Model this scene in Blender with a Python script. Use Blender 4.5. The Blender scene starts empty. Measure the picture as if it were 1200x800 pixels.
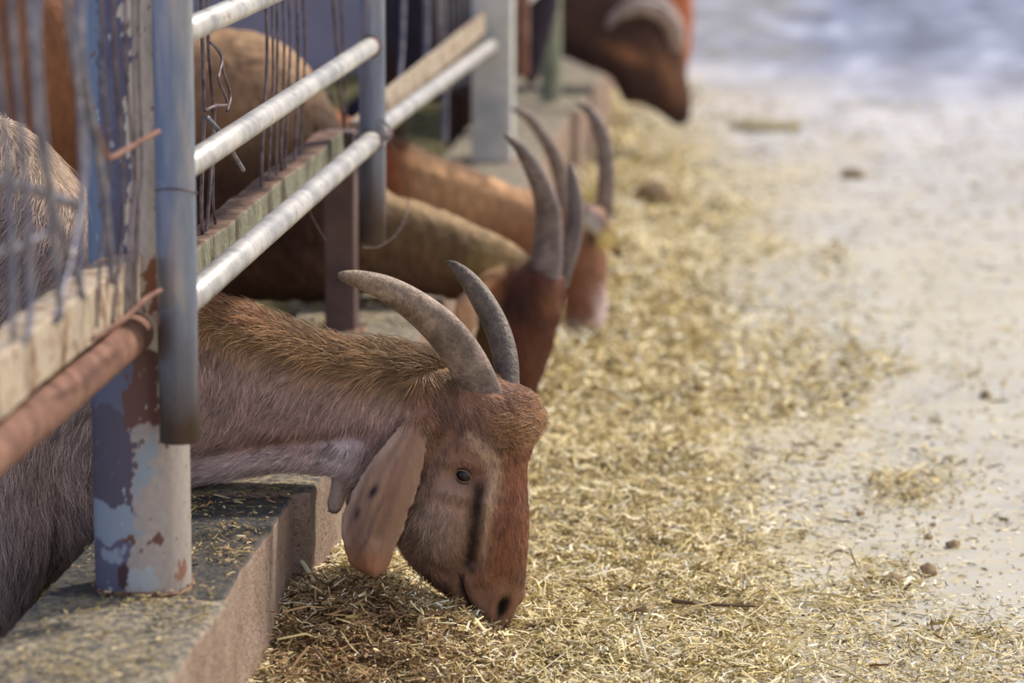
import bpy, bmesh, math, random
import numpy as np
from mathutils import Vector, Matrix, noise as mnoise

S = bpy.context.scene
COL = S.collection
rng = np.random.default_rng(7)
random.seed(7)

# ------------------------------------------------------------------ camera
FPX = 4000.0; TH = math.atan(690 / FPX); YAW = math.radians(5.0); CAMH = 1.033
cam_d = bpy.data.cameras.new('camera'); cam = bpy.data.objects.new('camera', cam_d); COL.objects.link(cam)
cam_d.sensor_width = 36.0; cam_d.lens = FPX * 36.0 / 1200.0
cam_d.clip_start = 0.05; cam_d.clip_end = 200
cam.location = (0, 0, CAMH); cam.rotation_euler = (math.pi / 2 - TH, 0, YAW)
cam_d.dof.use_dof = True; cam_d.dof.focus_distance = 3.97; cam_d.dof.aperture_fstop = 4.3
S.camera = cam

# ------------------------------------------------------------------ light
W = bpy.data.worlds.new('daylight'); S.world = W; W.use_nodes = True
wn = W.node_tree.nodes; wl = W.node_tree.links
bg = wn['Background']
geo = wn.new('ShaderNodeNewGeometry'); sep = wn.new('ShaderNodeSeparateXYZ'); ramp = wn.new('ShaderNodeValToRGB')
tc = wn.new('ShaderNodeTexCoord')
wl.new(tc.outputs['Generated'], sep.inputs[0]); wl.new(sep.outputs['Z'], ramp.inputs[0])
rampx = wn.new('ShaderNodeValToRGB'); ma = wn.new('ShaderNodeMath'); ma.operation = 'MULTIPLY_ADD'; ma.inputs[1].default_value = 0.5; ma.inputs[2].default_value = 0.5
wl.new(sep.outputs['X'], ma.inputs[0]); wl.new(ma.outputs[0], rampx.inputs[0])
rampx.color_ramp.elements[0].position = 0.15; rampx.color_ramp.elements[0].color = (0.60, 0.74, 1.08, 1)      # open blue sky to the left
rampx.color_ramp.elements[1].position = 0.85; rampx.color_ramp.elements[1].color = (1.15, 1.02, 0.86, 1)      # bright warm haze to the right
mx = wn.new('ShaderNodeMix'); mx.data_type = 'RGBA'; mx.blend_type = 'MULTIPLY'; mx.inputs[0].default_value = 1.0
wl.new(ramp.outputs[0], mx.inputs[6]); wl.new(rampx.outputs[0], mx.inputs[7]); wl.new(mx.outputs[2], bg.inputs[0])
ramp.color_ramp.elements[0].position = 0.0; ramp.color_ramp.elements[0].color = (0.95, 0.97, 1.0, 1)
ramp.color_ramp.elements[1].position = 0.7; ramp.color_ramp.elements[1].color = (0.62, 0.72, 0.98, 1)
bg.inputs[1].default_value = 0.95
sun_d = bpy.data.lights.new('sun', 'SUN'); sun = bpy.data.objects.new('sun', sun_d); COL.objects.link(sun)
sun_d.energy = 4.2; sun_d.angle = math.radians(7); sun_d.color = (1.0, 0.90, 0.76)
sun.location = (2, 4, 5)
sun.rotation_euler = Vector((0.62, 0.62, 1.0)).to_track_quat('Z', 'Y').to_euler()
S.view_settings.view_transform = 'Standard'; S.view_settings.look = 'None'
S.view_settings.gamma = 1.0; S.view_settings.use_curve_mapping = False
S.view_settings.exposure = 0.10
S.cycles.use_denoising = True
S.cycles.max_bounces = 6

# ------------------------------------------------------------------ geometry of the view (used to measure places)
_fw = np.array([-math.sin(YAW) * math.cos(TH), math.cos(YAW) * math.cos(TH), -math.sin(TH)])
_rt = np.array([math.cos(YAW), math.sin(YAW), 0.0]); _up = np.cross(_rt, _fw)
_C = np.array([0, 0, CAMH])
def ray(x, y): return _fw + _rt * (x - 600) / FPX - _up * (y - 400) / FPX
def atX(x, y, v): d = ray(x, y); return _C + d * v / d[0]
def atY(x, y, v): d = ray(x, y); return _C + d * v / d[1]
def atZ(x, y, v): d = ray(x, y); return _C + d * (v - CAMH) / d[2]
def px_of(P):
    v = P - _C; z = v @ _fw
    return np.stack([600 + FPX * (v @ _rt) / z, 400 - FPX * (v @ _up) / z], -1)

def lin(r, g, b):
    f = lambda c: (c / 255 / 12.92) if c / 255 <= 0.04045 else ((c / 255 + 0.055) / 1.055) ** 2.4
    return (f(r), f(g), f(b), 1.0)

# ------------------------------------------------------------------ materials
class NT:
    def __init__(s, name):
        s.m = bpy.data.materials.new(name); s.m.use_nodes = True
        s.n = s.m.node_tree.nodes; s.l = s.m.node_tree.links
        s.b = s.n['Principled BSDF']; s.tc = s.n.new('ShaderNodeTexCoord')
    def noise(s, scale, detail=4, rough=0.6, vec=None, dist=0.0):
        t = s.n.new('ShaderNodeTexNoise'); t.inputs['Scale'].default_value = scale; t.inputs['Detail'].default_value = detail
        t.inputs['Roughness'].default_value = rough; t.inputs['Distortion'].default_value = dist
        s.l.new(vec or s.tc.outputs['Object'], t.inputs['Vector']); return t.outputs['Fac']
    def voro(s, scale, vec=None, out='Distance'):
        t = s.n.new('ShaderNodeTexVoronoi'); t.inputs['Scale'].default_value = scale
        s.l.new(vec or s.tc.outputs['Object'], t.inputs['Vector']); return t.outputs[out]
    def ramp(s, fac, stops, interp='LINEAR'):
        r = s.n.new('ShaderNodeValToRGB'); e = r.color_ramp.elements; r.color_ramp.interpolation = interp
        while len(e) < len(stops): e.new(0.5)
        for q, (p, c) in zip(e, stops): q.position = p; q.color = c if len(c) == 4 else (*c, 1)
        s.l.new(fac, r.inputs[0]); return r.outputs[0]
    def mix(s, fac, a, b, mode='MIX'):
        m = s.n.new('ShaderNodeMix'); m.data_type = 'RGBA'; m.blend_type = mode
        for v, i in ((fac, 0), (a, 6), (b, 7)):
            if hasattr(v, 'links') or hasattr(v, 'is_linked'): s.l.new(v, m.inputs[i])
            else: m.inputs[i].default_value = v
        return m.outputs[2]
    def mapping(s, scale=(1, 1, 1), rot=(0, 0, 0)):
        m = s.n.new('ShaderNodeMapping'); m.inputs['Scale'].default_value = scale; m.inputs['Rotation'].default_value = rot
        s.l.new(s.tc.outputs['Object'], m.inputs[0]); return m.outputs[0]
    def bump(s, h, strength=0.4, dist=0.005):
        b = s.n.new('ShaderNodeBump'); b.inputs['Strength'].default_value = strength; b.inputs['Distance'].default_value = dist
        s.l.new(h, b.inputs['Height']); s.l.new(b.outputs[0], s.b.inputs['Normal'])
    def col(s, c):
        if hasattr(c, 'is_linked'): s.l.new(c, s.b.inputs['Base Color'])
        else: s.b.inputs['Base Color'].default_value = c
        return s
    def set(s, **k):
        for a, v in k.items():
            i = s.b.inputs[a.replace('_', ' ')]
            if hasattr(v, 'is_linked'): s.l.new(v, i)
            else: i.default_value = v
        return s
G = lambda v: (v, v, v, 1)
MAT = {}

def m_galv():
    t = NT('galvanised steel')
    v = t.mapping((1, 1, 1))
    n1 = t.noise(14, 5, 0.65); n2 = t.noise(70, 3, 0.6)
    c = t.ramp(n1, [(0.35, lin(150, 150, 152)), (0.55, lin(188, 186, 182)), (0.75, lin(208, 204, 196))])
    rust = t.ramp(t.noise(22, 6, 0.7), [(0.60, G(0)), (0.72, G(1))])
    c = t.mix(rust, c, lin(140, 104, 84))
    spots = t.ramp(n2, [(0.63, G(0)), (0.70, G(1))])
    c = t.mix(spots, c, lin(120, 108, 98))
    t.col(c).set(Roughness=0.42, Metallic=0.35); t.bump(n2, 0.25, 0.002); return t.m
def m_bluepipe():
    t = NT('dull zinc pipe')
    v = t.mapping((1, 1, 0.18))
    n1 = t.noise(30, 5, 0.6, v); n2 = t.noise(60, 3, 0.6)
    c = t.ramp(n1, [(0.3, lin(98, 108, 130)), (0.5, lin(122, 130, 146)), (0.68, lin(164, 156, 152))])
    sx = t.n.new('ShaderNodeSeparateXYZ'); t.l.new(t.tc.outputs['Object'], sx.inputs[0])
    low = t.ramp(sx.outputs['Z'], [(0.36, G(1)), (0.50, G(0))])     # stained lower end
    stain = t.mix(0.0, low, low)
    mul = t.n.new('ShaderNodeMath'); mul.operation = 'MULTIPLY'; t.l.new(low, mul.inputs[0]); t.l.new(t.ramp(t.noise(18, 4), [(0.3, G(0.5)), (0.6, G(1))]), mul.inputs[1])
    c = t.mix(mul.outputs[0], c, lin(88, 74, 72))
    t.col(c).set(Roughness=0.38, Metallic=0.55); t.bump(n2, 0.25, 0.002); return t.m
def m_oldpaint():
    """cream over rust, pen side blued as in sky shade: the paint is worn off in patches"""
    t = NT('worn painted steel')
    n = t.noise(7.5, 5, 0.55, None, 0.4); m = t.noise(11, 5, 0.6, t.mapping((1, 1, 0.7), (0.3, 0.2, 1)), 0.3)
    fine = t.noise(80, 3)
    sx = t.n.new('ShaderNodeSeparateXYZ'); t.l.new(t.tc.outputs['Object'], sx.inputs[0])
    cream = t.mix(t.ramp(fine, [(0.3, G(0)), (0.7, G(1))]), lin(196, 184, 168), lin(176, 160, 142))
    rust = t.mix(t.ramp(fine, [(0.35, G(0)), (0.65, G(1))]), lin(112, 74, 66), lin(84, 64, 66))
    blue = t.mix(t.ramp(fine, [(0.3, G(0)), (0.7, G(1))]), lin(112, 136, 164), lin(90, 104, 134))
    # which side of the pipe: the side towards the pen is painted blue for its skylit shade
    ad = t.n.new('ShaderNodeMath'); ad.operation = 'MULTIPLY_ADD'; t.l.new(sx.outputs['X'], ad.inputs[0]); ad.inputs[1].default_value = -9.0
    t.l.new(n, ad.inputs[2])
    side = t.ramp(ad.outputs[0], [(0.52, G(0)), (0.58, G(1))])
    c = t.mix(side, cream, blue)
    patch = t.ramp(m, [(0.56, G(0)), (0.60, G(1))])
    c = t.mix(patch, c, rust)
    t.col(c).set(Roughness=0.6, Metallic=0.0)
    t.bump(m, 0.35, 0.003); return t.m
def m_rust():
    t = NT('rusty steel')
    n = t.noise(25, 6, 0.7); f = t.noise(120, 3)
    c = t.ramp(n, [(0.3, lin(74, 50, 42)), (0.5, lin(118, 80, 64)), (0.7, lin(140, 108, 92))])
    t.col(c).set(Roughness=0.8); t.bump(f, 0.4, 0.003); return t.m
def m_dirtybeam():
    t = NT('cream beam with rust and dirt')
    n = t.noise(16, 6, 0.7); f = t.noise(90, 4)
    c = t.ramp(n, [(0.32, lin(92, 62, 48)), (0.43, lin(150, 126, 102)), (0.50, lin(180, 168, 150)), (0.57, lin(168, 152, 134)), (0.64, lin(112, 82, 62))])
    t.col(c).set(Roughness=0.75); t.bump(f, 0.5, 0.004); return t.m
def m_greenbeam():
    t = NT('weathered green grey beam')
    n = t.noise(20, 6, 0.7, t.mapping((1, 1, 0.4))); f = t.noise(100, 4)
    c = t.ramp(n, [(0.38, lin(70, 60, 48)), (0.48, lin(120, 120, 104)), (0.65, lin(146, 148, 130))])
    sx = t.n.new('ShaderNodeSeparateXYZ'); g = t.n.new('ShaderNodeNewGeometry'); t.l.new(g.outputs['True Normal'], sx.inputs[0])
    c = t.mix(t.ramp(sx.outputs['Z'], [(0.5, G(0)), (0.8, G(1))]), c, t.ramp(n, [(0.38, lin(66, 46, 38)), (0.55, lin(120, 92, 76)), (0.75, lin(170, 150, 130))]))
    t.col(c).set(Roughness=0.85); t.bump(f, 0.6, 0.006); return t.m
def m_wire():
    t = NT('brown steel wire'); n = t.noise(60, 3)
    t.col(t.ramp(n, [(0.35, lin(70, 58, 60)), (0.6, lin(120, 106, 108)), (0.8, lin(138, 120, 112))])).set(Roughness=0.5, Metallic=0.5); return t.m
def m_bluewire():
    t = NT('grey steel wire'); n = t.noise(60, 3)
    t.col(t.ramp(n, [(0.35, lin(96, 96, 112)), (0.7, lin(150, 146, 152))])).set(Roughness=0.45, Metallic=0.5); return t.m
def m_paleg():
    t = NT('pale grey post paint'); n = t.noise(10, 5)
    t.col(t.ramp(n, [(0.3, lin(150, 156, 160)), (0.55, lin(196, 196, 192)), (0.75, lin(208, 202, 190))])).set(Roughness=0.6); return t.m
def m_darkp():
    t = NT('dark brown post'); n = t.noise(14, 5)
    t.col(t.ramp(n, [(0.3, lin(70, 56, 58)), (0.6, lin(104, 82, 78)), (0.8, lin(128, 108, 100))])).set(Roughness=0.6); return t.m
def m_greenp():
    t = NT('greenish post'); n = t.noise(14, 5)
    t.col(t.ramp(n, [(0.3, lin(110, 116, 96)), (0.7, lin(150, 154, 132))])).set(Roughness=0.6); return t.m
def m_concrete_floor():
    t = NT('concrete alley floor')
    a = t.noise(1.6, 5, 0.6, t.mapping((1.0, 0.55, 1)), 0.5); b = t.noise(9, 6, 0.65); c3 = t.noise(160, 3, 0.7); d = t.noise(45, 5, 0.7)
    c = t.ramp(b, [(0.25, lin(156, 151, 134)), (0.5, lin(178, 174, 160)), (0.75, lin(192, 189, 178))])
    dust = t.ramp(d, [(0.45, G(0)), (0.62, G(0.55))])
    c = t.mix(dust, c, lin(196, 178, 132))
    # chaff trodden into the floor: strong beside the kerb, thinning out
    sx = t.n.new('ShaderNodeSeparateXYZ'); t.l.new(t.tc.outputs['Object'], sx.inputs[0])
    ad = t.n.new('ShaderNodeMath'); ad.operation = 'MULTIPLY_ADD'; t.l.new(sx.outputs['X'], ad.inputs[0]); ad.inputs[1].default_value = -0.75; t.l.new(a, ad.inputs[2])
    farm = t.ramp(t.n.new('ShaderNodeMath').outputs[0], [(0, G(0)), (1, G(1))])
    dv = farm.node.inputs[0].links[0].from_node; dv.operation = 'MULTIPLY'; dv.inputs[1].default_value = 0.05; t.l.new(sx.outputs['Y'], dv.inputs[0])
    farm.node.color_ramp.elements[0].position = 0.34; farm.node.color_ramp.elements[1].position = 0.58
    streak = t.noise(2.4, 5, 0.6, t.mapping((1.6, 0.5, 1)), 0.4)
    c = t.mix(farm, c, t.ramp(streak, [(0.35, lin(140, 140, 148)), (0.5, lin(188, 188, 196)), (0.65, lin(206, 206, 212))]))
    wetreflm = t.ramp(dv.outputs[0], [(0.50, G(0)), (0.60, G(1))])  # far floor darkened: wet, with a dark reflection painted into the colour
    c = t.mix(wetreflm, c, t.ramp(streak, [(0.38, lin(84, 88, 102)), (0.55, lin(122, 128, 146)), (0.68, lin(178, 182, 196))]))
    ch0 = t.ramp(ad.outputs[0], [(0.46, G(0.0)), (0.66, G(0.8))]); ch = t.mix(farm, ch0, t.mix(1.0, ch0, G(0.25), 'MULTIPLY'))
    chc = t.ramp(t.noise(60, 4, 0.7), [(0.3, lin(150, 132, 84)), (0.5, lin(190, 172, 116)), (0.7, lin(214, 198, 148))])
    c = t.mix(ch, c, chc)
    sp = t.ramp(c3, [(0.68, G(0)), (0.74, G(0.7))]); c = t.mix(sp, c, lin(110, 96, 74))
    t.col(c)
    r = t.ramp(t.noise(2.2, 4), [(0.40, G(0.34)), (0.62, G(0.62))]); t.l.new(r, t.b.inputs['Roughness'])
    t.bump(d, 0.25, 0.004); return t.m
def m_pen():
    t = NT('trodden pen floor'); n = t.noise(3, 6, 0.7); f = t.noise(50, 4)
    t.col(t.ramp(n, [(0.3, lin(112, 100, 84)), (0.5, lin(150, 144, 116)), (0.7, lin(170, 164, 134))])).set(Roughness=0.8); t.bump(f, 0.6, 0.01); return t.m
def m_kerb(dark=0.0):
    t = NT('rough concrete kerb')
    g = t.n.new('ShaderNodeNewGeometry'); sx = t.n.new('ShaderNodeSeparateXYZ'); t.l.new(g.outputs['True Normal'], sx.inputs[0])
    n = t.noise(12, 6, 0.7); f = t.noise(110, 5, 0.75); v = t.noise(75, 6, 0.8)
    side = t.ramp(n, [(0.3, lin(150, 126, 110)), (0.55, lin(182, 158, 142)), (0.75, lin(196, 176, 160))])
    pits = t.ramp(f, [(0.36, G(1)), (0.43, G(0))]); side = t.mix(pits, side, lin(110, 88, 74))
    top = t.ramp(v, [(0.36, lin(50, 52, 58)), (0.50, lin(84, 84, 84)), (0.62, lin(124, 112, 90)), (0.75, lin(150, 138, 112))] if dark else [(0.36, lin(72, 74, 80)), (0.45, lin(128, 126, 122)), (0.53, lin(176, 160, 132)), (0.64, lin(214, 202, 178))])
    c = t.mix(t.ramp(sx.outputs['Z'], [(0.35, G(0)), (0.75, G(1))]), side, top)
    t.col(c).set(Roughness=0.8); t.bump(f, 1.0, 0.012); return t.m
def m_attr(name, rough=0.7, bump_scale=0, bstr=0.3, trans=0.0, spec=0.3, bd=0.004):
    t = NT(name); a = t.n.new('ShaderNodeAttribute'); a.attribute_name = 'Col'
    c = a.outputs['Color']
    if bump_scale:
        n = t.noise(bump_scale, 4, 0.7, t.mapping((1, 1, 0.35)))
        c = t.mix(t.ramp(n, [(0.3, G(0)), (0.7, G(0.35))]), c, t.mix(1.0, c, (0.5, 0.5, 0.5, 1), 'MULTIPLY'))
        t.bump(n, bstr, bd)
    t.col(c).set(Roughness=rough); t.b.inputs['Specular IOR Level'].default_value = spec
    return t.m
def m_hair():
    t = NT('goat hair'); a = t.n.new('ShaderNodeAttribute'); a.attribute_name = 'Col'
    t.col(a.outputs['Color']).set(Roughness=0.42); t.b.inputs['Specular IOR Level'].default_value = 0.55; return t.m
def m_horn():
    t = NT('horn'); a = t.n.new('ShaderNodeAttribute'); a.attribute_name = 'Col'
    n = t.noise(40, 5, 0.7); f = t.noise(170, 4, 0.7)
    c = t.mix(t.ramp(n, [(0.38, G(0.0)), (0.62, G(0.7))]), a.outputs['Color'], t.mix(1.0, a.outputs['Color'], (0.34, 0.31, 0.32, 1), 'MULTIPLY'))
    c = t.mix(t.ramp(f, [(0.42, G(0.5)), (0.55, G(0.0))]), c, t.mix(1.0, c, (0.4, 0.36, 0.34, 1), 'MULTIPLY'))
    t.col(c).set(Roughness=0.45); t.bump(f, 0.6, 0.004); return t.m
def m_simple(name, c, rough=0.5, **k):
    t = NT(name); n = t.noise(30, 3); t.col(t.mix(t.ramp(n, [(0.3, G(0)), (0.7, G(0.35))]), c, tuple(x * 0.7 for x in c[:3]) + (1,))).set(Roughness=rough, **k); return t.m
def m_lump():
    t = NT('dung'); n = t.noise(60, 4)
    t.col(t.ramp(n, [(0.3, lin(92, 74, 58)), (0.5, lin(140, 118, 90)), (0.7, lin(176, 156, 120))])).set(Roughness=0.9); t.bump(n, 0.8, 0.004); return t.m
def m_wall():
    t = NT('shed wall'); n = t.noise(3, 5)
    t.col(t.ramp(n, [(0.3, lin(150, 146, 172)), (0.7, lin(182, 178, 200))])).set(Roughness=0.9); return t.m

MAT['galv'] = m_galv(); MAT['zinc'] = m_bluepipe(); MAT['paint'] = m_oldpaint(); MAT['rust'] = m_rust(); MAT['beam'] = m_dirtybeam()
MAT['gbeam'] = m_greenbeam(); MAT['wire'] = m_wire(); MAT['bwire'] = m_bluewire(); MAT['pale'] = m_paleg(); MAT['dark'] = m_darkp(); MAT['green'] = m_greenp()
MAT['floor'] = m_concrete_floor(); MAT['pen'] = m_pen(); MAT['kerb'] = m_kerb(); MAT['kerb_dirt_shade'] = m_kerb(1.0)
MAT['skin'] = m_attr('goat coat', 0.75, 160, 0.5); MAT['skinfar'] = m_attr('goat coat far', 0.75, 70, 0.6, bd=0.01)
MAT['worn'] = m_attr('worn painted steel', 0.5, spec=0.4); MAT['hair'] = m_hair(); MAT['straw'] = m_attr('straw', 0.6, spec=0.25); MAT['litter'] = m_attr('chaff layer', 0.9, 90, 0.9, bd=0.01, spec=0.1)
MAT['horn'] = m_horn(); MAT['eye'] = m_simple('eye dark', (0.006, 0.005, 0.008, 1), 0.04); MAT['iris'] = m_simple('iris', lin(136, 96, 60), 0.2)
MAT['lid'] = m_simple('eyelid', lin(48, 32, 28), 0.4)
MAT['lump'] = m_lump(); MAT['muck'] = m_simple('muck', lin(150, 138, 104), 0.9); MAT['wall'] = m_wall(); MAT['twig'] = m_simple('twig', lin(96, 78, 56), 0.8)
MAT['tag'] = m_simple('yellow tag', lin(236, 206, 92), 0.4)
MAT['roof'] = m_simple('roof sheet', lin(120, 124, 130), 0.6)

# ------------------------------------------------------------------ mesh helpers
def link(o, parent=None):
    COL.objects.link(o)
    if parent is not None: o.parent = parent; o.matrix_parent_inverse = parent.matrix_world.inverted() if parent.type != 'EMPTY' else Matrix.Translation(parent.location).inverted()
    return o
def mesh_obj(name, V, Fc, mat, parent=None, smooth=True, col=None):
    me = bpy.data.meshes.new(name); me.from_pydata([tuple(v) for v in V], [], [tuple(f) for f in Fc]); me.update()
    if smooth: me.polygons.foreach_set('use_smooth', [True] * len(me.polygons))
    if col is not None:
        a = me.color_attributes.new('Col', 'FLOAT_COLOR', 'POINT'); a.data.foreach_set('color', np.asarray(col, np.float32).ravel())
    me.materials.append(mat)
    return link(bpy.data.objects.new(name, me), parent)
def tag(o, label=None, cat=None, group=None, kind=None):
    if label: o['label'] = label
    if cat: o['category'] = cat
    if group: o['group'] = group
    if kind: o['kind'] = kind
    return o
def empty(name, loc):
    o = bpy.data.objects.new(name, None); o.location = loc; o.empty_display_size = 0.05; COL.objects.link(o); return o

def catmull(P, k):
    """P: (n,d) -> smooth resample, k steps per span"""
    P = np.asarray(P, float); n = len(P); out = []
    for i in range(n - 1):
        p0 = P[max(i - 1, 0)]; p1 = P[i]; p2 = P[i + 1]; p3 = P[min(i + 2, n - 1)]
        for j in range(k):
            t = j / k
            out.append(0.5 * ((2 * p1) + (-p0 + p2) * t + (2 * p0 - 5 * p1 + 4 * p2 - p3) * t * t + (-p0 + 3 * p1 - 3 * p2 + p3) * t ** 3))
    out.append(P[-1]); return np.array(out)

def tube_geo(P, R, seg=12, cap=True, flat=None):
    """swept tube along points P with radii R"""
    P = np.asarray(P, float); n = len(P); R = np.broadcast_to(np.asarray(R, float), (n,))
    T = np.gradient(P, axis=0); T /= np.linalg.norm(T, axis=1)[:, None] + 1e-12
    up = np.array([0, 0, 1.0]) if abs(T[0][2]) < 0.9 else np.array([0, 1.0, 0])
    V = []; Fc = []
    a = np.cross(T[0], up); a /= np.linalg.norm(a)
    for i in range(n):
        a = a - T[i] * (a @ T[i]); a /= np.linalg.norm(a) + 1e-12; b = np.cross(T[i], a)
        for j in range(seg):
            an = 2 * math.pi * j / seg; V.append(P[i] + R[i] * (math.cos(an) * a + math.sin(an) * b * (flat or 1.0)))
    for i in range(n - 1):
        for j in range(seg):
            q = (j + 1) % seg; Fc.append((i * seg + j, i * seg + q, (i + 1) * seg + q, (i + 1) * seg + j))
    if cap:
        Fc.append(tuple(range(seg))[::-1]); Fc.append(tuple((n - 1) * seg + j for j in range(seg)))
    return V, Fc
def add_geo(A, B):
    o = len(A[0]); A[0].extend(B[0]); A[1].extend([tuple(i + o for i in f) for f in B[1]])
def tube(name, P, R, mat, parent=None, seg=12, **k):
    V, Fc = tube_geo(P, R, seg, **k); return mesh_obj(name, V, Fc, mat, parent)
def pipe(name, a, b, r, mat, parent=None, seg=24, wall=0.0028, rings=14, dent=0.0):
    """hollow straight pipe, open ended, with wall thickness"""
    a = np.array(a, float); b = np.array(b, float); d = b - a; L = np.linalg.norm(d); d /= L
    up = np.array([0, 0, 1.0]) if abs(d[2]) < 0.9 else np.array([0, 1.0, 0]); u = np.cross(d, up); u /= np.linalg.norm(u); v = np.cross(d, u)
    prof = [(0, r - 0.0008), (0.0008, r)] + [(L * i / rings, r) for i in range(1, rings)] + [(L - 0.0008, r), (L, r - 0.0008), (L, r - wall), (L - 0.06, r - wall), (L - 0.06, 0.0001)]
    prof = [(0.06, 0.0001), (0.06, r - wall), (0, r - wall)] + prof
    V = []; Fc = []
    ph = random.random() * 6
    for s, rr in prof:
        for j in range(seg):
            an = 2 * math.pi * j / seg; q = rr * (1 + dent * math.sin(s * 23 + ph + an * 2))
            V.append(a + d * s + q * (math.cos(an) * u + math.sin(an) * v))
    for i in range(len(prof) - 1):
        for j in range(seg):
            k = (j + 1) % seg; Fc.append((i * seg + j, (i + 1) * seg + j, (i + 1) * seg + k, i * seg + k))
    return mesh_obj(name, V, Fc, mat, parent)
def box_geo(lo, hi, n=(1, 1, 1), jit=0.0, bev=0.0):
    bm = bmesh.new(); bmesh.ops.create_cube(bm, size=1)
    lo = np.array(lo, float); hi = np.array(hi, float)
    for v in bm.verts: v.co = Vector(((lo[i] + (v.co[i] + 0.5) * (hi[i] - lo[i])) for i in range(3)))
    for ax in range(3):
        for k in range(1, n[ax]):
            p = [0, 0, 0]; p[ax] = lo[ax] + (hi[ax] - lo[ax]) * k / n[ax]; nn = [0, 0, 0]; nn[ax] = 1
            bmesh.ops.bisect_plane(bm, geom=bm.verts[:] + bm.edges[:] + bm.faces[:], plane_co=p, plane_no=nn)
    if bev: 
        es = [e for e in bm.edges if len(e.link_faces) == 2 and e.link_faces[0].normal.dot(e.link_faces[1].normal) < 0.5]
        bm.normal_update(); es = [e for e in bm.edges if len(e.link_faces) == 2 and e.link_faces[0].normal.dot(e.link_faces[1].normal) < 0.5]
        bmesh.ops.bevel(bm, geom=es, offset=bev, segments=3, affect='EDGES', profile=0.6)
    if jit:
        for v in bm.verts:
            q = mnoise.noise_vector(v.co * 9) * jit + mnoise.noise_vector(v.co * 40) * jit * 0.5; v.co += q
    bm.normal_update(); V = [tuple(v.co) for v in bm.verts]; bm.verts.index_update(); Fc = [tuple(v.index for v in f.verts) for f in bm.faces]; bm.free()
    return V, Fc
def box(name, lo, hi, mat, parent=None, smooth=False, **k):
    V, Fc = box_geo(lo, hi, **k); return mesh_obj(name, V, Fc, mat, parent, smooth)

def snoise(x, y, s=1.0, seed=0):
    """cheap smooth noise in -1..1"""
    r = np.random.default_rng(seed); o = 0
    for k in range(7):
        a = r.uniform(0, 6.28); f = s * r.uniform(0.6, 1.7); p = r.uniform(0, 6.28)
        o = o + np.sin((x * math.cos(a) + y * math.sin(a)) * f + p + 0.7 * np.sin((y * math.cos(a) - x * math.sin(a)) * f * 1.3 + p * 2))
    return o / 3.6

L3 = lambda r, g, b: np.array(lin(r, g, b)[:3])
def blend(C, m, c): m = np.clip(m, 0, 1)[:, None]; return C * (1 - m) + np.asarray(c) * m
def sm(x, a, b): t = np.clip((np.asarray(x, float) - a) / (b - a), 0, 1); return t * t * (3 - 2 * t)


# ------------------------------------------------------------------ setting
KT = 0.17                     # kerb top height
PEN = -0.05                   # pen floor
mesh_obj('floor', *(lambda V: (V, [(0, 1, 2, 3)]))([(-0.70, 1.0, 0), (6, 1.0, 0), (6, 40, 0), (-0.70, 40, 0)]), MAT['floor'], None, False)['kind'] = 'structure'
V = []; Fc = []; nx, ny = 60, 160
for j in range(ny + 1):
    for i in range(nx + 1):
        x = -6.0 + i * (5.28) / nx; y = 1 + j * 24 / ny; V.append((x, y, PEN + 0.012 * mnoise.noise(Vector((x * 3, y * 3, 0)))))
for j in range(ny):
    for i in range(nx): a = j * (nx + 1) + i; Fc.append((a, a + 1, a + nx + 2, a + nx + 1))
tag(mesh_obj('floor_pen', V, Fc, MAT['pen']), kind='structure')

# kerb: cast slabs end to end, the second one standing a little proud
def kerb(name, y0, y1, xf, label, top=KT, xb=-0.79, mat='kerb'):
    V, Fc = box_geo((xb, y0, -0.08), (xf, y1, top), n=(10, max(4, int((y1 - y0) / 0.02)), 12), jit=0.0035, bev=0.006)
    return tag(mesh_obj(name, V, Fc, MAT[mat]), label, 'kerb', 'concrete kerb slabs under the fence')
kerb('kerb_slab', 1.6, 3.40, -0.592, 'rough concrete kerb slab in the near left corner, before the worn pipe post')
kerb('kerb_slab', 3.402, 3.885, -0.598, 'rough concrete kerb slab right of the worn pipe post, dark with dirt and painted neck shade on top', mat='kerb_dirt_shade')  # top darkened for dirt and the goat neck's shade together
kerb('kerb_slab', 3.89, 6.2, -0.577, 'concrete kerb slab standing proud beneath the neck of the nearest goat', top=0.174)
kerb('kerb_slab', 6.205, 8.2, -0.575, 'pale blurred concrete kerb slab behind the wide pale post', top=0.174)
kerb('kerb_slab', 8.205, 9.5, -0.555, 'farthest concrete kerb slab with a rounded end, below the dark brown goat', top=0.18)
kerb('kerb_slab', 9.505, 14.0, -0.60, 'low stretch of concrete kerb beyond the dark brown goat', top=0.10)

box('wall_pen', (-7, 11.6, -0.1), (-0.82, 11.75, 1.2), MAT['wall'])['kind'] = 'structure'
box('reflection_wall', (-7, 24, -0.1), (5, 24.2, 2.4), MAT['wall'])['kind'] = 'structure'  # unseen wall, added to darken the far floor's reflection
box('shade_roof', (-7, 1.0, 2.3), (-1.05, 11.7, 2.36), MAT['roof'])['kind'] = 'structure'  # unseen roof, added to block sky light over the pen

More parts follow.
